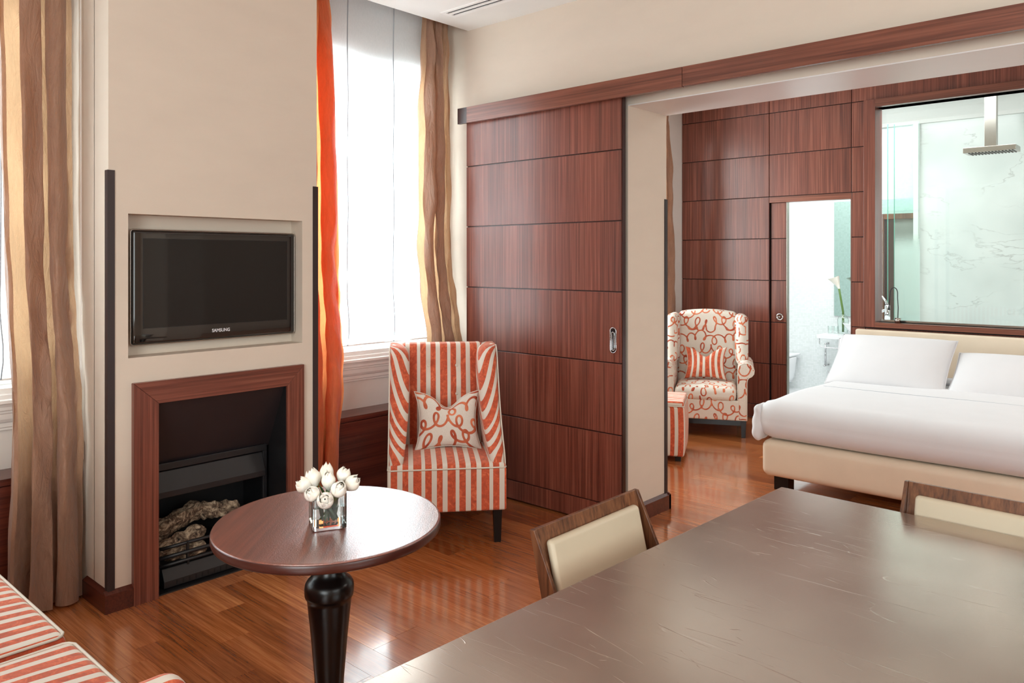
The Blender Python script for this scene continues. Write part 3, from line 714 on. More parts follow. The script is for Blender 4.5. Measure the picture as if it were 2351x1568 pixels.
# ================================================================== SLIPPER CHAIR (striped)
def leg(parent, x, y, h, w0=0.045, w1=0.032, mat='ebony', dx=0, dy=0):
    a, b = w1 / 2, w0 / 2
    vs = [(x + dx + sx * a, y + dy + sy * a, 0) for sx, sy in ((-1, -1), (1, -1), (1, 1), (-1, 1))] + [(x + sx * b, y + sy * b, h) for sx, sy in ((-1, -1), (1, -1), (1, 1), (-1, 1))]
    return part('leg', MB().add(vs, [(3, 2, 1, 0), (4, 5, 6, 7), (0, 1, 5, 4), (1, 2, 6, 5), (2, 3, 7, 6), (3, 0, 4, 7)]), mat, parent, bev=0.002)
A1 = math.atan2(0.764, 0.645)
ch = thing('slipper_chair', (-3.185, 2.985, 0), A1, 'orange and cream striped velvet wing-sided chair between window bench and sliding door', 'chair')
hw = 0.333
sb = softbox(hw, 0.345, 0.12, 0.012, 16, su=lambda p: p.x + 0.38)
o = part('seat_base', sb, 'stripe', ch, smooth=True); o.location = (0, 0.345, 0.31)
sc = softbox(hw - 0.004, 0.27, 0.03, 0.02, 16, su=lambda p: p.x + 0.38, crown=0.025)
o = part('seat_top', sc, 'stripe', ch, smooth=True); o.location = (0, 0.275, 0.425)
pp = [(-hw + 0.002, 0.62, 0.43), (-hw + 0.002, 0.02, 0.43), (-hw + 0.012, 0.004, 0.43)] + [(x, 0.0, 0.432) for x in np.linspace(-hw + 0.03, hw - 0.03, 12)] + [(hw - 0.012, 0.004, 0.43), (hw - 0.002, 0.02, 0.43), (hw - 0.002, 0.62, 0.43)]
part('piping', MB().tube(pp, 0.0045, 6), 'piping', ch, smooth=True)
btn = [(-0.088, 0.93), (0.088, 0.93), (-0.088, 0.755), (0.088, 0.755)]
def backdef(q):
    # q local: x width, y thickness(-front), z height -> tilt and tufts
    if q.y < 0:
        for bx, bz in btn:
            d2 = (q.x - bx) ** 2 + ((q.z + 0.745 - bz)) ** 2; q.y += 0.03 * math.exp(-d2 / 0.0009)
            q.y += 0.008 * math.exp(-(q.x - bx) ** 2 / 0.0003) * math.exp(-((q.z + 0.745 - bz) / 0.09) ** 2)
        q.y -= 0.02 * max(0, math.cos(q.x / 0.27 * PI / 2))
    q.y += 0.10 * (q.z + 0.325) / 0.65
    return q
bk = softbox(0.262, 0.065, 0.325, 0.03, 34, su=lambda p: p.x + 0.0475 + 0.38 - 0.03, deform=backdef)
o = part('backrest', bk, 'stripe', ch, smooth=True); o.location = (0, 0.575, 0.745)
for bx, bz in btn:
    yb = 0.51 + 0.10 * (bz - 0.42) / 0.65 - 0.003
    o = part('button', MB().lathe([(0, -0.008), (0.006, -0.007), (0.010, -0.002), (0.010, 0.004), (0, 0.006)], (0, 0), 14, 'y'), 'piping', ch, smooth=True); o.location = (bx, yb + 0.018, bz)
# wings
zz = [0.425, 0.44, 0.46, 0.48, 0.51, 0.55, 0.60, 0.66, 0.72, 0.80, 0.88, 0.94, 0.99, 1.02, 1.045, 1.06, 1.068, 1.071]
yf = [0.02, 0.018, 0.02, 0.032, 0.055, 0.10, 0.15, 0.205, 0.25, 0.30, 0.345, 0.375, 0.40, 0.418, 0.44, 0.465, 0.50, 0.54]
th = [0.070, 0.078, 0.082, 0.085, 0.09, 0.096, 0.102, 0.108, 0.112, 0.116, 0.118, 0.118, 0.116, 0.112, 0.10, 0.08, 0.05, 0.02]
zi = np.concatenate([np.linspace(zz[0], zz[-3], 52), zz[-2:]]); yfi = np.interp(zi, zz, yf); thi = np.interp(zi, zz, th)
for sgn, nm in ((-1, 'wing'), (1, 'wing')):
    P = []; SU = []; edge = []
    for z, y0, tt in zip(zi, yfi, thi):
        yb = 0.60 + 0.10 * (z - 0.42) / 0.65; xo_ = hw - 0.006 + 0.0 * (z - 0.42); c = xo_ - tt / 2; ring = []
        rf = min(tt / 2, 0.055)
        ring.append((xo_, yb)); ring.append((xo_, y0 + rf + 0.35 * (yb - y0 - rf))); 
        for k in range(13):
            a = PI * k / 12; ring.append((c + tt / 2 * math.cos(a), y0 + rf - rf * math.sin(a) * 1.0))
        ring.append((xo_ - tt, y0 + rf + 0.4 * (yb - y0 - rf))); ring.append((xo_ - tt, yb))
        for x_, y_ in ring:
            P.append((sgn * x_, y_, z)); SU.append(1.05 * (x_ - hw) - 1.2 * y0 + 0.3 * z + 0.28 * (y_ - y0) + 3)
        edge.append((sgn * (xo_ + 0.002), y0 + rf * 0.55, z))
    nr = len(ring); mb = MB().grid(P, len(zi), nr, cv=True, su=SU); mb.f.append(tuple(range(nr))[::-1]); mb.f.append(tuple(range((len(zi) - 1) * nr, len(zi) * nr)))
    w = part(nm, mb, 'stripe', ch, smooth=True)
    part('piping', MB().tube(edge[:-2:2] + [edge[-2]], 0.0042, 6), 'piping', w, smooth=True)
for x, y in ((-0.285, 0.05), (0.285, 0.05), (-0.285, 0.62), (0.285, 0.62)): leg(ch, x, y, 0.195, 0.052, 0.038)

# pillows -------------------------------------------------------------
def pillow(name, label, w, h, t, mat, loc, rz, tilt, n=44, chop=0.05, pinch=0.08, group=None, loops=False, cat='cushion', roll=0, ears=1.0, pipe='piping', su0=0.0, flange=0):
    P = {}; U = []; SU = []
    mb = MB(); UVv = []
    for side in (-1, 1):
        pts = []
        for i in range(n):
            for j in range(n):
                u = -1 + 2 * i / (n - 1); v = -1 + 2 * j / (n - 1)
                u = math.copysign(abs(u) ** 0.85, u); v = math.copysign(abs(v) ** 0.85, v)
                x = w / 2 * u * (1 - pinch * (1 - v * v)); z = h / 2 * v * (1 - pinch * (1 - u * u))
                if v > 0: z -= chop * math.exp(-(u / 0.38) ** 2) * v ** 1.5
                th_ = t / 2 * max(0, (1 - u * u)) ** 0.42 * max(0, (1 - v * v)) ** 0.42
                if v > 0: th_ *= 1 - 0.35 * math.exp(-(u / 0.22) ** 2) * v * (1 if chop > 0.02 else 0)
                pts.append((x, side * th_, z)); UVv.append((w / 2 * u + 0.11, h / 2 * v + 0.05)); SU.append(w / 2 * u + 0.38 + su0)
        at = {'su': SU[-n * n:]}
        if loops: at['loop'] = loopval(UVv[-n * n:], 0.0088)
        mb.grid(pts, n, n, **at)
    weld(mb)
    o = thing(name, loc, rz, label, cat, group)
    c = part('cover', mb, mat, o, smooth=True); c.rotation_euler = (R(tilt), 0, 0)
    c.rotation_euler.rotate_axis('Y', R(roll))
    c.location = (0, 0, h / 2 * math.cos(R(tilt)))
    if pipe:
        ed = []
        q = [(-1, v) for v in np.linspace(-1, 1, 16)][:-1] + [(u, 1) for u in np.linspace(-1, 1, 24)][:-1] + [(1, v) for v in np.linspace(1, -1, 16)][:-1] + [(u, -1) for u in np.linspace(1, -1, 16)][:-1]
        for u, v in q:
            x = w / 2 * u * (1 - pinch * (1 - v * v)); z = h / 2 * v * (1 - pinch * (1 - u * u))
            if v > 0: z -= chop * math.exp(-(u / 0.38) ** 2) * v ** 1.5
            ed.append((x, 0, z))
        e = part('piping', MB().tube(ed + ed[:2], 0.004, 6), pipe, c, smooth=True)
    return o
def loc_in(parent_loc, rz, x, y, z):
    return (parent_loc[0] + x * math.cos(rz) - y * math.sin(rz), parent_loc[1] + x * math.sin(rz) + y * math.cos(rz), parent_loc[2] + z)
pillow('cushion', 'square cream cushion with embroidered orange loops on the striped chair seat', 0.40, 0.36, 0.13, 'loop', loc_in((-3.185, 2.985, 0), A1, 0.02, 0.36, 0.462), A1, -20, loops=True, n=90, chop=0.075, pinch=0.17)

# ================================================================== WING CHAIR (bedroom)
A2 = math.atan2(0.44, 0.898); L2 = (-3.435, 6.40, 0)
ch = thing('wing_chair', L2, A2, 'cream wing armchair embroidered with orange loops, by the panelled bedroom wall', 'chair')
def uvf(q, ax): return (q.y * 0.9 + 0.1, q.z) if ax == 0 else ((q.x + 0.05, q.z) if ax == 1 else (q.x + 0.03, q.y + 0.07))
def lbox(name, hx, hy, hz, r, loc, n=40, deform=None, crown=0, off=(0, 0)):
    o = part(name, softbox(hx, hy, hz, r, n, uv=lambda q, ax: tuple(a + b for a, b in zip(uvf(q, ax), off)), deform=deform, crown=crown), 'loop', ch, smooth=True); o.location = loc; return o
lbox('seat_base', 0.30, 0.33, 0.09, 0.012, (0, 0.35, 0.245), 60)
lbox('seat_cushion', 0.275, 0.27, 0.065, 0.05, (0, 0.275, 0.385), 60, crown=0.02, off=(0.1, 0.1))
def bd(q):
    q.y += 0.13 * (q.z + 0.37) / 0.74
    if q.z > 0.2: q.z += 0.03 * (1 - (q.x / 0.29) ** 2)
    return q
lbox('backrest', 0.285, 0.065, 0.365, 0.045, (0, 0.60, 0.72), 80, bd, off=(0.02, 0.03))
for s in (-1, 1):
    def wd(q, s=s):
        q.y += 0.13 * (q.z + 0.02) / 0.46 * 0.7
        if q.y < 0: q.x += s * 0.012
        return q
    lbox('wing', 0.055, 0.17, 0.235, 0.05, (s * 0.315, 0.50, 0.845), 50, wd, off=(0.13 * s, 0.2))
    # scroll arm: section in x,z swept along y
    sec = [(0.285, 0.16), (0.365, 0.16), (0.365, 0.50), (0.372, 0.54), (0.395, 0.548), (0.418, 0.565), (0.430, 0.595), (0.426, 0.63), (0.405, 0.658), (0.37, 0.673), (0.33, 0.67), (0.30, 0.65), (0.287, 0.61), (0.283, 0.55)]
    dense = []
    for i in range(len(sec)):
        a, b = sec[i], sec[(i + 1) % len(sec)]; d = math.dist(a, b); k = max(1, int(d / 0.012))
        dense += [(a[0] + (b[0] - a[0]) * j / k, a[1] + (b[1] - a[1]) * j / k) for j in range(k)]
    ny = 50; P = []; UV = []; per = np.cumsum([0] + [math.dist(dense[i], dense[i + 1]) for i in range(len(dense) - 1)])
    for i in range(ny):
        yy = 0.03 + 0.58 * i / (ny - 1)
        for (a, b), pl in zip(dense, per): P.append((s * a, yy, b)); UV.append((yy + 0.2 * s, pl))
    mb = MB().grid(P, ny, len(dense), cv=True, loop=loopval(UV))
    part('scroll_arm', mb, 'loop', ch, smooth=True)
    # front face of the arm as dense disc
    cxm = 0.335; F = []; FU = []; rings = 12
    for i in range(rings + 1):
        f = i / rings
        for a, b in dense:
            ca, cb = (0.325, min(max(b, 0.2), 0.62)); F.append((s * (ca + (a - ca) * f), 0.03 - 0.008 * (1 - f ** 4), cb + (b - cb) * f)); FU.append((ca + (a - ca) * f + 0.12 * s, cb + (b - cb) * f))
    part('arm_front', MB().grid(F, rings + 1, len(dense), cv=True, loop=loopval(FU)), 'loop', ch, smooth=True)
    part('piping', MB().tube([(s * a, 0.027, b) for a, b in dense[::2]] + [(s * dense[0][0], 0.027, dense[0][1])], 0.0035, 6), 'piping', ch, smooth=True)
part('rail', B(-0.345, 0.345, 0.06, 0.66, 0.105, 0.157), 'ebony', ch)
for x, y in ((-0.335, 0.065), (0.335, 0.065), (-0.30, 0.64), (0.30, 0.64)): leg(ch, x, y, 0.155, 0.05, 0.036)
pillow('cushion', 'orange and cream striped cushion on the loop-patterned wing armchair', 0.40, 0.32, 0.13, 'stripe', loc_in(L2, A2, -0.01, 0.38, 0.47), A2, -20, chop=0.075, pinch=0.16, pipe=None)
# ottoman
oc = (-3.12, 5.475); r2 = (math.cos(A2), math.sin(A2)); b2 = (-math.sin(A2), math.cos(A2))
ot = thing('ottoman', (oc[0] - r2[0] * 0.25 + b2[0] * 0.25, oc[1] - r2[1] * 0.25 + b2[1] * 0.25, 0), A2, 'cube ottoman in dark orange and cream stripes, half hidden by the wall end', 'ottoman')
part('body', softbox(0.25, 0.25, 0.2, 0.02, 14, su=lambda p: p.x + p.y + 0.62, deform=lambda q: Vector((q.x * (1 + 0.03 * (1 - (q.z / 0.2) ** 2)), q.y * (1 + 0.03 * (1 - (q.z / 0.2) ** 2)), q.z))), 'stripe', ot, smooth=True).location.z = 0.24
part('cushion_top', softbox(0.245, 0.245, 0.02, 0.015, 14, su=lambda p: p.y + 0.5, crown=0.012), 'stripe', ot, smooth=True).location.z = 0.455
sq = [(-0.248, -0.248), (0.248, -0.248), (0.248, 0.248), (-0.248, 0.248)]
part('piping', MB().tube([(a, b, 0.44) for a, b in sq + sq[:2]], 0.004, 6), 'piping', ot, smooth=True)
for x, y in ((-0.2, -0.2), (0.2, -0.2), (-0.2, 0.2), (0.2, 0.2)): leg(ot, x, y, 0.045, 0.05, 0.045)

# ================================================================== BED
BX0, BX1, BY0, BY1 = -2.345, -0.345, 5.15, 7.38
bed = thing('bed', (-1.345, 6.3, 0), 0, 'low double bed with ivory leather base and headboard against the panelled wall', 'bed')
o = part('base', softbox(1.0, 1.11, 0.125, 0.05, 30), 'ivory', bed, smooth=True, world=False); o.location = (0, -0.03, 0.235)
o = part('mattress', softbox(0.97, 1.04, 0.10, 0.07, 20), 'linen', bed, smooth=True); o.location = (0, -0.03, 0.46)
o = part('headboard', softbox(1.14, 0.035, 0.42, 0.02, 20), 'ivory', bed, smooth=True); o.location = (0.005, 1.20, 0.545)
for x in (-0.9, 0.9):
    for y in (-0.98, 0.95): part('leg', B(x - 0.05, x + 0.05, y - 0.05, y + 0.05, 0, 0.115), 'ebony', bed)
# duvet / sheet over the mattress
def dv(q):
    k = 1 - 0.25 * max(0, -q.z / 0.14)
    q.x += 0.012 * math.sin(q.y * 6 + 1) * (abs(q.x) > 0.9)
    q.y += 0.006 * math.sin(q.x * 5)
    if q.x < -0.95 and q.y < -0.95: q.x -= 0.018; q.y -= 0.0
    q.z += 0.006 * math.sin(q.x * 3.5 + q.y * 1.7) * max(0.0, q.z) / 0.14
    return q
sh = thing('bedspread', (-1.345, 6.2, 0.355), 0, 'smooth white sheet and duvet tucked over the bed', 'bedding')
o = part('duvet', softbox(1.035, 1.07, 0.13, 0.11, 60, deform=dv, crown=0.018), 'linen', sh, smooth=True); o.location = (0, 0.0, 0.14)
o = part('folded_hem', softbox(1.0, 0.16, 0.008, 0.007, 40, deform=lambda q: Vector((q.x, q.y, q.z + 0.033 * (1 - (q.x / 1.02) ** 2)))), 'linen', sh, smooth=True); o.location = (0.0, 0.62, 0.262)
seam_pts = [(x, -0.14 - 0.05 * (x + 1) / 2, 0.14 + 0.13 + 0.018 * (1 - (x / 1.035) ** 2) * (1 - (0.16 / 1.07) ** 2) + 0.0055 * math.sin(x * 3.5 - 0.28) - 0.0004) for x in np.linspace(-0.9, 0.9, 30)]
part('hem_seam', MB().tube(seam_pts, 0.0022, 6), 'seam', sh, smooth=True)
cornr = softbox(0.04, 0.085, 0.125, 0.04, 26, deform=lambda q: Vector((q.x * (0.55 + 0.45 * math.cos(q.z * 11)) + 0.003 * math.sin(q.z * 70 + q.y * 40), q.y + 0.012 * math.sin(q.z * 22), q.z)))
o = part('corner_fold', cornr, 'linen', sh, smooth=True); o.location = (-1.025, -0.975, 0.115)
for (x, y, z, w, h, lb, tl) in ((-1.93, 6.62, 0.60, 0.87, 0.57, 'left front white pillow leaning on the ivory headboard', -50), (-2.04, 7.0, 0.60, 0.90, 0.36, 'white pillow tucked behind the left front pillow, its edge poking out', -32),
                                (-1.06, 6.60, 0.60, 0.84, 0.50, 'white pillow to the right of the left pillow, cut by the photo edge', -56)):
    pillow('pillow', lb, w, h, 0.18, 'linen', (x, y, z), 0, tl, n=40, chop=0.0, pinch=0.03, group='white pillows on the bed', cat='pillow', pipe='linen')

# ================================================================== ROUND TABLE + TULIPS
RT = (-2.197, 1.52)
rt = thing('round_table', (RT[0], RT[1], 0), R(42), 'round mahogany pedestal table with dark turned column, in front of the fireplace', 'table')
rt.scale = (1, 1, 1.021)
def ell(prof, n=96, sy=1.06):
    mb = MB().lathe(prof, (0, 0), n); mb.v = [(x, y * sy, z) for x, y, z in mb.v]; return mb
part('edge_band', ell([(0, 0.686), (0.36, 0.686), (0.368, 0.690), (0.370, 0.696), (0.370, 0.714), (0.3685, 0.7165)]), 'rim', rt, smooth=True, bev=0)
part('top_veneer', ell([(0.3685, 0.7165), (0.367, 0.719), (0.362, 0.720), (0, 0.720)]), 'table_top', rt)
part('column', MB().lathe([(0, 0.0), (0.055, 0.0), (0.052, 0.06), (0.046, 0.10), (0.048, 0.20), (0.060, 0.34), (0.072, 0.455), (0.0725, 0.468), (0.079, 0.472), (0.081, 0.48), (0.081, 0.50), (0.079, 0.512), (0.072, 0.524), (0.058, 0.536), (0.048, 0.55), (0.044, 0.58), (0.05, 0.63), (0.09, 0.66), (0.11, 0.684), (0, 0.685)], (0.0, 0.0), 48), 'ebony', rt, smooth=True)
part('foot', MB().lathe([(0, 0), (0.24, 0), (0.245, 0.01), (0.24, 0.02), (0.1, 0.032), (0.055, 0.045), (0, 0.045)], (0, 0), 48), 'ebony', rt, smooth=True)
part('brass_ring', MB().tube([(-0.335 + 0.008 * math.cos(a), 0.02, 0.676 + 0.008 * math.sin(a)) for a in np.linspace(0, 6.6, 16)], 0.0012, 6), plain('brass', (200, 160, 90), 0.3, 1.0), rt, smooth=True)
VA = R(64); VL = (-2.152, 1.482, 0.7360)
vs = thing('glass_vase', VL, VA, 'small square clear glass vase holding white tulips on the round table', 'vase')
def sqring(h, z, r=0.006, n=4):
    out = []
    for cx, cy, a0 in ((h - r, h - r, 0), (-h + r, h - r, 90), (-h + r, -h + r, 180), (h - r, -h + r, 270)):
        for k in range(n): out.append((cx + r * math.cos(R(a0 + k * 90 / (n - 1))), cy + r * math.sin(R(a0 + k * 90 / (n - 1))), z))
    return out
def sqloft(levels, n=4):
    mb = MB(); P = []
    for h, z, r in levels: P += sqring(h, z, r, n)
    mb.grid(P, len(levels), 4 * n, cv=True); k = 4 * n
    mb.f.append(tuple(range(k))[::-1]); mb.f.append(tuple(range((len(levels) - 1) * k, len(levels) * k))); return mb
part('glass_body', sqloft([(0.041, 0.0, 0.008), (0.043, 0.002, 0.008), (0.043, 0.104, 0.008), (0.0425, 0.105, 0.008), (0.0395, 0.105, 0.006), (0.039, 0.104, 0.006), (0.039, 0.014, 0.006), (0.037, 0.012, 0.006)]), 'vase', vs, smooth=False)
vs.scale = (1.26, 1.26, 1.06)
part('water', sqloft([(0.0394, 0.0136, 0.006), (0.0394, 0.066, 0.006)]), 'water', vs)
def tulip(label, base, head, lean, r=0.021, h=0.05, seed=0, openf=0.0):
    rnd = random.Random(seed)
    t = thing('tulip', head, 0, label, 'flower', 'white tulips in the square vase')
    ax = Vector(lean).normalized(); rot = Vector((0, 0, 1)).rotation_difference(ax).to_matrix()
    for k in range(6):
        inner = k >= 3; a0 = k * 2 * PI / 3 + (PI / 3 if inner else 0) + rnd.uniform(-0.2, 0.2); rr = r * (0.86 if inner else 1.0); hh = h * (1.0 if inner else 0.96) * rnd.uniform(0.92, 1.06)
        op = 0.5 * openf * rnd.uniform(0.4, 1.3) * (0.5 if inner else 1); P = []; nu, nv = 9, 9
        for i in range(nu):
            s = i / (nu - 1); prof = math.sin(min(1, s * 1.25 + 0.06) * PI * 0.5) ** 0.8 * (1 - 0.58 * max(0, (s - 0.4) / 0.6) ** 1.6) + op * s * s
            wd_ = 1.25 * (math.sin(PI * min(1, s * 0.86 + 0.09))) ** 0.7 * (1 if s < 0.999 else 0.1)
            for j in range(nv):
                q = (j / (nv - 1) - 0.5) * 2; ang = a0 + q * wd_
                rad = rr * prof * (1 - 0.06 * q * q * s); 
                P.append(rot @ Vector((rad * math.cos(ang), rad * math.sin(ang), hh * (s - 0.10 * q * q * s))))
        part('petal', MB().grid(P, nu, nv), 'petal', t, smooth=True)
    core = []
    for i in range(8):
        s = i / 7; rad = r * 0.62 * math.sin(min(1, s * 1.3 + 0.05) * PI / 2) * max(0.02, 1 - s ** 4) ** 0.5
        core += [rot @ Vector((rad * math.cos(2 * PI * k / 12), rad * math.sin(2 * PI * k / 12), h * 0.9 * s)) for k in range(12)]
    part('inner_petals', MB().grid(core, 8, 12, cv=True), 'petal', t, smooth=True)
    b = Vector(base) - Vector(head); n = 12; pts = []
    for i in range(n + 1):
        s = i / n; pts.append(tuple(b * s * 1.0 - ax * 0.03 * math.sin(PI * s)))
    part('stem', MB().tube(pts, 0.0032, 7), 'stem', t, smooth=True)
    return t
Fw = Vector((-0.671, 0.742, 0)); Rw = Vector((0.742, 0.671, 0)); V0 = Vector(VL)
heads = [(-0.058, 0.01, 0.108, (-0.9, 0, 0.8), 'leftmost white tulip, drooping over the left rim', 0.3, 0.023), (-0.040, 0.02, 0.120, (-0.5, 0.3, 1), 'white tulip high on the left side of the bunch', 0.0, 0.023),
         (-0.012, 0.035, 0.125, (-0.1, 0.5, 1), 'white tulip at the back centre of the bunch', 0.1, 0.020), (-0.028, -0.035, 0.098, (-0.4, -0.9, 0.9), 'plump closed white tulip at the front left', 0.0, 0.022),
         (0.005, -0.045, 0.088, (0.2, -1.1, 0.55), 'open white tulip at the front centre showing its yellow stamens', 0.35, 0.022), (0.030, -0.02, 0.100, (0.5, -0.6, 0.9), 'white tulip at the front right above the rim', 0.1, 0.022),
         (0.034, 0.03, 0.128, (0.5, 0.3, 1.2), 'tallest white tulip at the right with pointed petals', 0.0, 0.021), (0.055, 0.01, 0.112, (1.0, 0, 0.9), 'rightmost white tulip, opening outwards', 0.45, 0.021), (0.004, 0.0, 0.112, (0.0, -0.1, 1), 'white tulip in the middle of the bunch', 0.1, 0.02)]
for i, (a, b, c, ln, lb, op, r) in enumerate(heads):
    hp = V0 + Rw * a + Fw * b + Vector((0, 0, c)); l = Rw * ln[0] + Fw * ln[1] + Vector((0, 0, ln[2]))
    bs = V0 - Rw * a * 0.5 - Fw * b * 0.4 + Vector((0, 0, 0.022))
    tulip(lb, tuple(bs), tuple(hp), tuple(l), r * 1.32, 0.055 + 0.006 * (i % 3), i, op)
lv = thing('tulip_leaves', tuple(V0 + Vector((0, 0, 0.02))), 0, 'long green tulip leaves inside the square glass vase', 'leaves')
for i, (x0, y0, x1, y1, z1, w_) in enumerate(((-0.02, -0.015, 0.03, -0.025, 0.012, 0.011), (0.025, 0.02, -0.03, 0.0, 0.115, 0.008), (0.02, -0.01, 0.025, 0.03, 0.11, 0.010), (-0.005, -0.02, 0.0, 0.02, 0.125, 0.007), (-0.02, 0.0, -0.025, -0.02, 0.09, 0.008), (0.01, 0.01, 0.045, 0.02, 0.135, 0.007))):
    P = []
    za, zb = (0.075, z1) if i == 0 else (0.0, z1)
    for s in np.linspace(0, 1, 12):
        c = Rw * (x0 + (x1 - x0) * s) + Fw * (y0 + (y1 - y0) * s) + Vector((0, 0, za + (zb - za) * s)); ww = w_ * math.sin(PI * (0.12 + 0.86 * s)) ** 0.8
        for q in (-1, 0, 1): P.append(c + Rw * q * ww * 0.9 + Fw * 0.3 * abs(q) * ww)
    part('leaf', MB().grid(P, 12, 3), 'leaf', lv, smooth=True)

# ================================================================== DINING TABLE AND CHAIRS
dt = thing('dining_table', (-0.66, 1.56, 0), R(-2.0), 'large dining table with scratched brushed steel top in the foreground', 'table')
part('tabletop', B(-0.595, 0.62, -1.24, 1.265, 0.715, 0.75), 'steel', dt, bev=0.003)
for x in (-0.40, 0.45):
    for y in (-1.0, 0.95): part('leg', B(x - 0.03, x + 0.03, y - 0.03, y + 0.03, 0, 0.715), 'blackm', dt)
def dchair(loc, rz, label, W_=0.535, H_=0.84):
    """local: back plane at y=0 faces -y ... seat toward -y"""
    c = thing('dining_chair', loc, rz, label, 'chair', 'dining chairs round the steel table')
    h = W_ / 2; dyb = lambda z: -0.24 * (H_ - z)          # back leans: lower parts nearer the table
    def slab(y_off, x0, x1, z0, z1, t):
        vs = []
        for z in (z0, z1):
            for x, yy in ((x0, 0), (x1, 0), (x1, t), (x0, t)): vs.append((x, dyb(z) + y_off + yy, z))
        return MB().add(vs, [(3, 2, 1, 0), (4, 5, 6, 7), (0, 1, 5, 4), (1, 2, 6, 5), (2, 3, 7, 6), (3, 0, 4, 7)])
    part('back_shell', slab(0.0, -h + 0.0125, h - 0.0125, 0.40, H_, 0.0115), 'walnut', c, bev=0.001)
    for s in (-1, 1):
        x0, x1 = (s * h, s * (h - 0.012))
        poly = [(dyb(H_) + 0.012, H_), (dyb(H_) - 0.004, H_), (dyb(0.38) - 0.115, 0.38), (dyb(0.38) + 0.012, 0.38)]
        part('side_panel', MB().prism(poly, min(x0, x1), max(x0, x1), 'x'), 'walnut', c, bev=0.001)
    cu = softbox(h - 0.042, 0.014, 0.20, 0.013, 14, deform=lambda q: Vector((q.x, q.y + dyb(q.z + H_ - 0.235) - 0.012, q.z + H_ - 0.235)))
    part('back_cushion', cu, 'ivory2', c, smooth=True)
    o = part('seat', softbox(h - 0.02, 0.22, 0.03, 0.02, 10), 'ivory2', c, smooth=True); o.location = (0, -0.34, 0.44)
    part('seat_frame', B(-h + 0.013, h - 0.013, -0.55, -0.12, 0.37, 0.41), 'walnut', c)
    for s in (-1, 1):
        leg(c, s * (h - 0.03), -0.14, 0.38, 0.035, 0.028, 'walnut', dy=0.05); leg(c, s * (h - 0.03), -0.53, 0.38, 0.035, 0.028, 'walnut')
    return c
dchair((-1.425, 1.93, 0), R(90), 'cream leather dining chair at the left side of the steel table')
dchair((-0.53, 2.885, 0), R(-3), 'cream leather dining chair at the far end of the steel table, right')

# ================================================================== SOFA
sf = thing('sofa', (-2.75, 0.45, 0), 0, 'orange and cream striped sofa at the bottom left corner', 'sofa')
SX0, SX1 = -3.62, -1.80
part('base', softbox(0.83, 0.41, 0.12, 0.02, 20, su=lambda p: p.x + 1.2), 'stripe', sf, smooth=True).location = (0.04, -0.02, 0.23)
def scush(x0, x1, su0):
    hx = (x1 - x0) / 2; o = part('seat_cushion', softbox(hx, 0.35, 0.06, 0.028, 30, su=lambda p: p.x + su0, crown=0.018), 'stripe', sf, smooth=True)
    o.location = ((x0 + x1) / 2 + 2.75, 0.05, 0.405)
    e = [(-hx + 0.01, -0.34), (hx - 0.01, -0.34), (hx - 0.004, -0.33), (hx - 0.004, 0.32), (hx - 0.012, 0.335), (hx - 0.03, 0.345), (-hx + 0.03, 0.345), (-hx + 0.012, 0.335), (-hx + 0.004, 0.32), (-hx + 0.004, -0.33)]
    part('piping', MB().tube([(a, b, 0.055) for a, b in e + e[:2]], 0.0048, 6), 'piping', o, smooth=True)
scush(-3.48, -2.585, 0.9)
scush(-2.545, -1.96, 0.57)
part('backrest', softbox(0.86, 0.07, 0.26, 0.05, 20, su=lambda p: p.x + 1.2), 'stripe', sf, smooth=True).location = (0.04, -0.38, 0.55)
for x in (-0.84, 0.895):
    mb = softbox(0.055, 0.44, 0.25, 0.05, 16, su=lambda p: p.x + 0.93)
    part('arm', mb, 'stripe', sf, smooth=True).location = (x, -0.02, 0.36)
for x in (-0.75, 0.8):
    for y in (-0.38, 0.34): leg(sf, x, y, 0.115)

# ================================================================== BATHROOM THINGS
t = thing('toilet', (-4.02, 9.55, 0), 0, 'white wall-hung toilet seen at the left of the bathroom doorway', 'toilet')
sec = [(0.10, 0.13, -0.23), (0.16, 0.15, -0.26), (0.24, 0.17, -0.30), (0.32, 0.18, -0.33), (0.40, 0.19, -0.35), (0.41, 0.185, -0.345)]
P = []; n = 28
for z, hw_, yc in sec:
    for k in range(n):
        a = 2 * PI * k / n; P.append((hw_ * math.copysign(abs(math.cos(a)) ** 0.7, math.cos(a)), -0.0 + (yc * (0.5) + yc * -0.5 * 0) + (abs(yc) * 0.8) * math.sin(a) * -1 - 0.03 if False else yc * 0.55 + abs(yc) * 0.72 * math.copysign(abs(math.sin(a)) ** 0.8, math.sin(a)), z))
mb = MB().grid(P, len(sec), n, cv=True); mb.f.append(tuple(range(n))[::-1]); mb.f.append(tuple(range((len(sec) - 1) * n, len(sec) * n)))
part('bowl', mb, 'porcelain', t, smooth=True)
part('seat_lid', softbox(0.185, 0.235, 0.014, 0.012, 12), 'porcelain', t, smooth=True).location = (0, -0.21, 0.432)
t = thing('vanity_counter', (-2.9, 9.28, 0), 0, 'white stone washstand counter with chrome towel rails beneath, in the bathroom', 'counter')
part('counter_slab', B(-3.414, -2.55, 9.0, 9.56, 0.70, 0.745), 'porcelain', t, world=True, bev=0.003)
part('towel_rail', MB().tube([(-3.39, 9.02, 0.70), (-3.39, 9.02, 0.63), (-3.375, 9.02, 0.605), (-3.34, 9.02, 0.597), (-2.6, 9.02, 0.60)], 0.006, 8), 'chrome', t, smooth=True, world=True)
part('support_leg', MB().tube([(-3.32, 9.1, 0.0), (-3.32, 9.1, 0.32), (-3.30, 9.1, 0.36), (-3.25, 9.1, 0.375), (-2.65, 9.1, 0.375)], 0.009, 8), 'chrome', t, smooth=True, world=True)
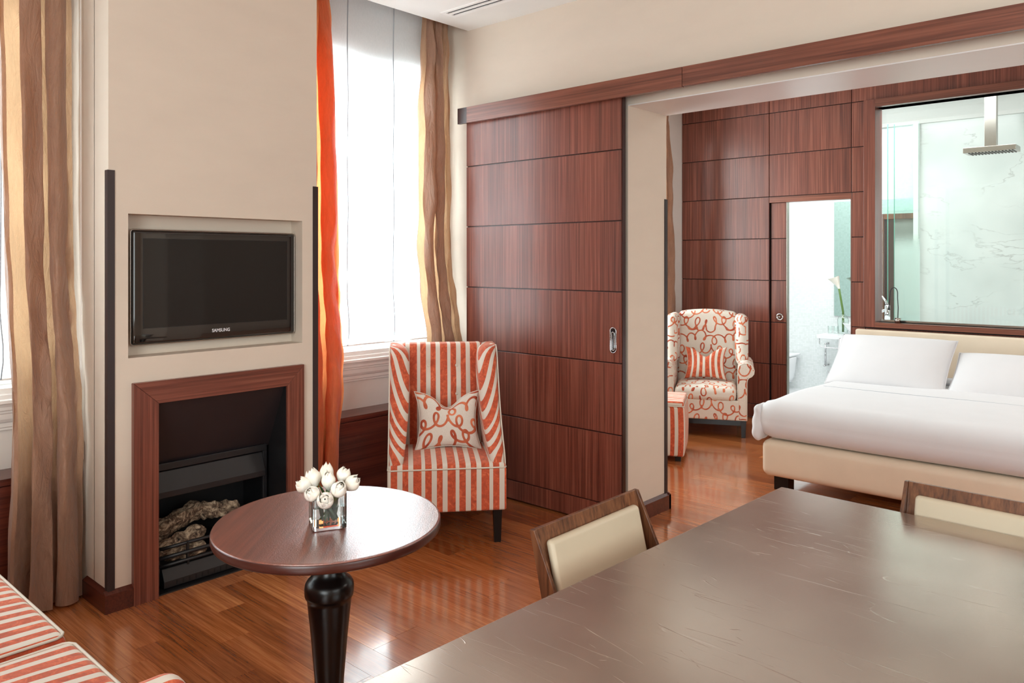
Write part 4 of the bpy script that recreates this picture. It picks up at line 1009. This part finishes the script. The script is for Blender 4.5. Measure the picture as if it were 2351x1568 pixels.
part('support_leg', MB().tube([(-2.65, 9.1, 0.0), (-2.65, 9.1, 0.70)], 0.009, 8), 'chrome', t, smooth=True, world=True)
t = thing('toilet_roll_holder', (-3.50, 9.55, 0.45), 0, 'slim chrome wall holder below the bathroom counter', 'holder')
part('upright', MB().tube([(0, -0.05, -0.12), (0, -0.05, 0.14)], 0.014, 12), 'chrome', t, smooth=True)
part('bracket', MB().tube([(0, 0.05, 0.14), (0, -0.05, 0.14)], 0.012, 8).tube([(0, 0.05, -0.12), (0, -0.09, -0.12)], 0.012, 8), 'chrome', t, smooth=True)
t = thing('wash_basin', (-2.95, 9.26, 0.746), 0, 'round white vessel basin on the bathroom counter', 'basin')
part('bowl', MB().lathe([(0, 0), (0.14, 0), (0.17, 0.02), (0.22, 0.085), (0.25, 0.13), (0.245, 0.133), (0.235, 0.13), (0.16, 0.04), (0, 0.03)], (0, 0), 40), 'porcelain', t, smooth=True)
t = thing('wall_mirror', (-2.98, 9.595, 0.93), 0, 'frameless mirror above the bathroom counter', 'mirror')
part('mirror_glass', B(-3.425, -2.52, 9.585, 9.592, 0.93, 2.30), 'mirror', t, world=True)
part('backing', B(-3.42, -2.525, 9.592, 9.599, 0.935, 2.295), 'nickel', t, world=True)
t = thing('calla_lily', (-3.215, 9.28, 0.746), 0, 'white calla lily on a tall green stem in a clear vase, on the bathroom counter', 'flower')
part('stem', MB().tube([(0.0, 0, 0.02), (0.0, 0, 0.25), (-0.025, 0, 0.4), (-0.045, 0, 0.52)], 0.012, 10), 'stem', t, smooth=True)
P = []; n = 20
for s in np.linspace(0, 1, 12):
    r = 0.012 + 0.05 * s ** 1.3; 
    for k in range(n):
        a = 2 * PI * k / n; sk = 1 + 0.5 * s * math.cos(a - PI)
        P.append((-0.045 - 0.04 * s + r * math.cos(a) * sk, r * math.sin(a), 0.52 + 0.13 * s + 0.02 * s * math.cos(a)))
part('spathe', MB().grid(P, 12, n, cv=True), 'petal', t, smooth=True)
part('spadix', MB().tube([(-0.055, 0, 0.55), (-0.08, 0, 0.63)], 0.006, 8), plain('yellow_spadix', (226, 190, 70), 0.6), t, smooth=True)
t = thing('round_vase', (-3.215, 9.28, 0.7455), 0, 'clear round glass vase around the calla stem', 'vase')
part('glass_body', MB().lathe([(0, 0), (0.05, 0), (0.055, 0.01), (0.06, 0.1), (0.065, 0.16), (0.05, 0.2), (0.025, 0.215), (0.025, 0.23), (0.023, 0.23), (0.023, 0.213), (0.048, 0.197), (0.062, 0.16), (0.057, 0.1), (0.052, 0.012), (0, 0.012)], (0, 0), 28), 'pane', t, smooth=True)
for i, x in enumerate((-3.355, -3.29)):
    o = thing('tumbler', (x, 9.26, 0.7455), 0, ('left' if i == 0 else 'right') + ' small clear tumbler on the bathroom counter', 'glass', 'tumblers on the bathroom counter')
    part('glass_body', MB().lathe([(0, 0), (0.024, 0), (0.028, 0.085), (0.026, 0.085), (0.022, 0.006), (0, 0.006)], (0, 0), 20), 'pane', o, smooth=True)
# shower side
for i, (x, mt, lb) in enumerate(((-2.585, 'pane_green', 'left clear green-edged glass shower screen'), (-2.535, 'frosted', 'shower screen frosted in its lower half behind the bedroom window'))):
    t = thing('shower_screen', (x + 0.1, 8.8, 0), 0, lb, 'screen')
    xb = x + (0.30 if i == 0 else 0.245)
    part('glass_panel', B(x, xb, 8.8 + i * 0.05, 8.81 + i * 0.05, 0.01, 3.04), mt, t, world=True)
    part('green_edge', B(x - 0.006, x, 8.8 + i * 0.05, 8.81 + i * 0.05, 0.01, 3.04), 'edge', t, world=True)
t = thing('reflected_opening', (-2.75, 9.59, 0.0), 0, 'reflection of a wood framed doorway, modelled solid behind the green shower screens', 'door')
part('frame', B(-2.90, -2.845, 9.53, 9.598, 0, 2.13).box(-2.845, -2.53, 9.53, 9.598, 2.07, 2.13), 'walnut', t, world=True)  # mirrored door frame modelled as solid parts
part('reflected_dark', B(-2.845, -2.74, 9.575, 9.598, 0, 2.07), 'mahog_dark', t, world=True)
part('reflected_grey', B(-2.74, -2.53, 9.575, 9.598, 0, 2.07), plain('grey_reflection', (132, 136, 132), 0.3), t, world=True)
struct('trim_shower_post', B(-2.525, -2.475, 9.5, 9.57, 0, 3.13), 'trimw')
t = thing('rain_shower_head', (-1.6, 8.6, 2.65), 0, 'square nickel rain shower head hanging from a flat arm behind the window', 'shower head')
part('head_plate', B(-1.84, -1.40, 8.6, 8.84, 2.642, 2.692), 'nickel', t, world=True, bev=0.002)
part('arm', B(-1.665, -1.565, 8.64, 8.72, 2.692, 3.355), 'nickel', t, world=True, bev=0.002)
for i in range(14): part('nozzle_bar', B(-1.80 + i * 0.028, -1.79 + i * 0.028, 8.63, 8.82, 2.636, 2.642), 'blackm', t, world=True)
t = thing('basin_mixer', (-2.36, 8.05, 0), 0, 'chrome lever mixer tap behind the bedroom window', 'tap')
part('pedestal', B(-2.62, -2.2, 7.8, 8.3, 0, 0.985), 'porcelain', t, world=True)
part('tap_body', MB().lathe([(0, 0.985), (0.026, 0.985), (0.024, 1.16), (0, 1.165)], (-2.37, 8.05), 20), 'chrome', t, smooth=True, world=True)
part('spout', MB().tube([(-2.37, 8.05, 1.12), (-2.45, 8.05, 1.09)], 0.013, 10), 'chrome', t, smooth=True, world=True)
part('lever', MB().tube([(-2.37, 8.05, 1.16), (-2.385, 8.05, 1.20), (-2.42, 8.05, 1.25)], [0.014, 0.011, 0.007], 10), 'chrome', t, smooth=True, world=True)
# reading lamp on the sill
t = thing('reading_lamp', (-2.14, 7.57, 1.03), 0, 'thin gooseneck reading lamp with nickel base on the interior window sill', 'lamp')
part('base', MB().lathe([(0, 0), (0.026, 0), (0.026, 0.045), (0, 0.047)], (0, 0), 24), 'nickel', t, smooth=True)
arc = [(0, 0, 0.045), (0.003, 0, 0.14), (-0.002, 0, 0.22)] + [(-0.033 + 0.031 * math.cos(a), 0, 0.27 + 0.05 * math.sin(a)) for a in np.linspace(0.0, PI, 10)] + [(-0.07, 0, 0.2), (-0.074, 0, 0.15)]
part('gooseneck', MB().tube(arc, 0.004, 8), 'blackm2', t, smooth=True)
part('lamp_head', MB().lathe([(0, 0.115), (0.010, 0.115), (0.006, 0.15), (0, 0.155)], (-0.075, 0), 12), 'blackm2', t, smooth=True)
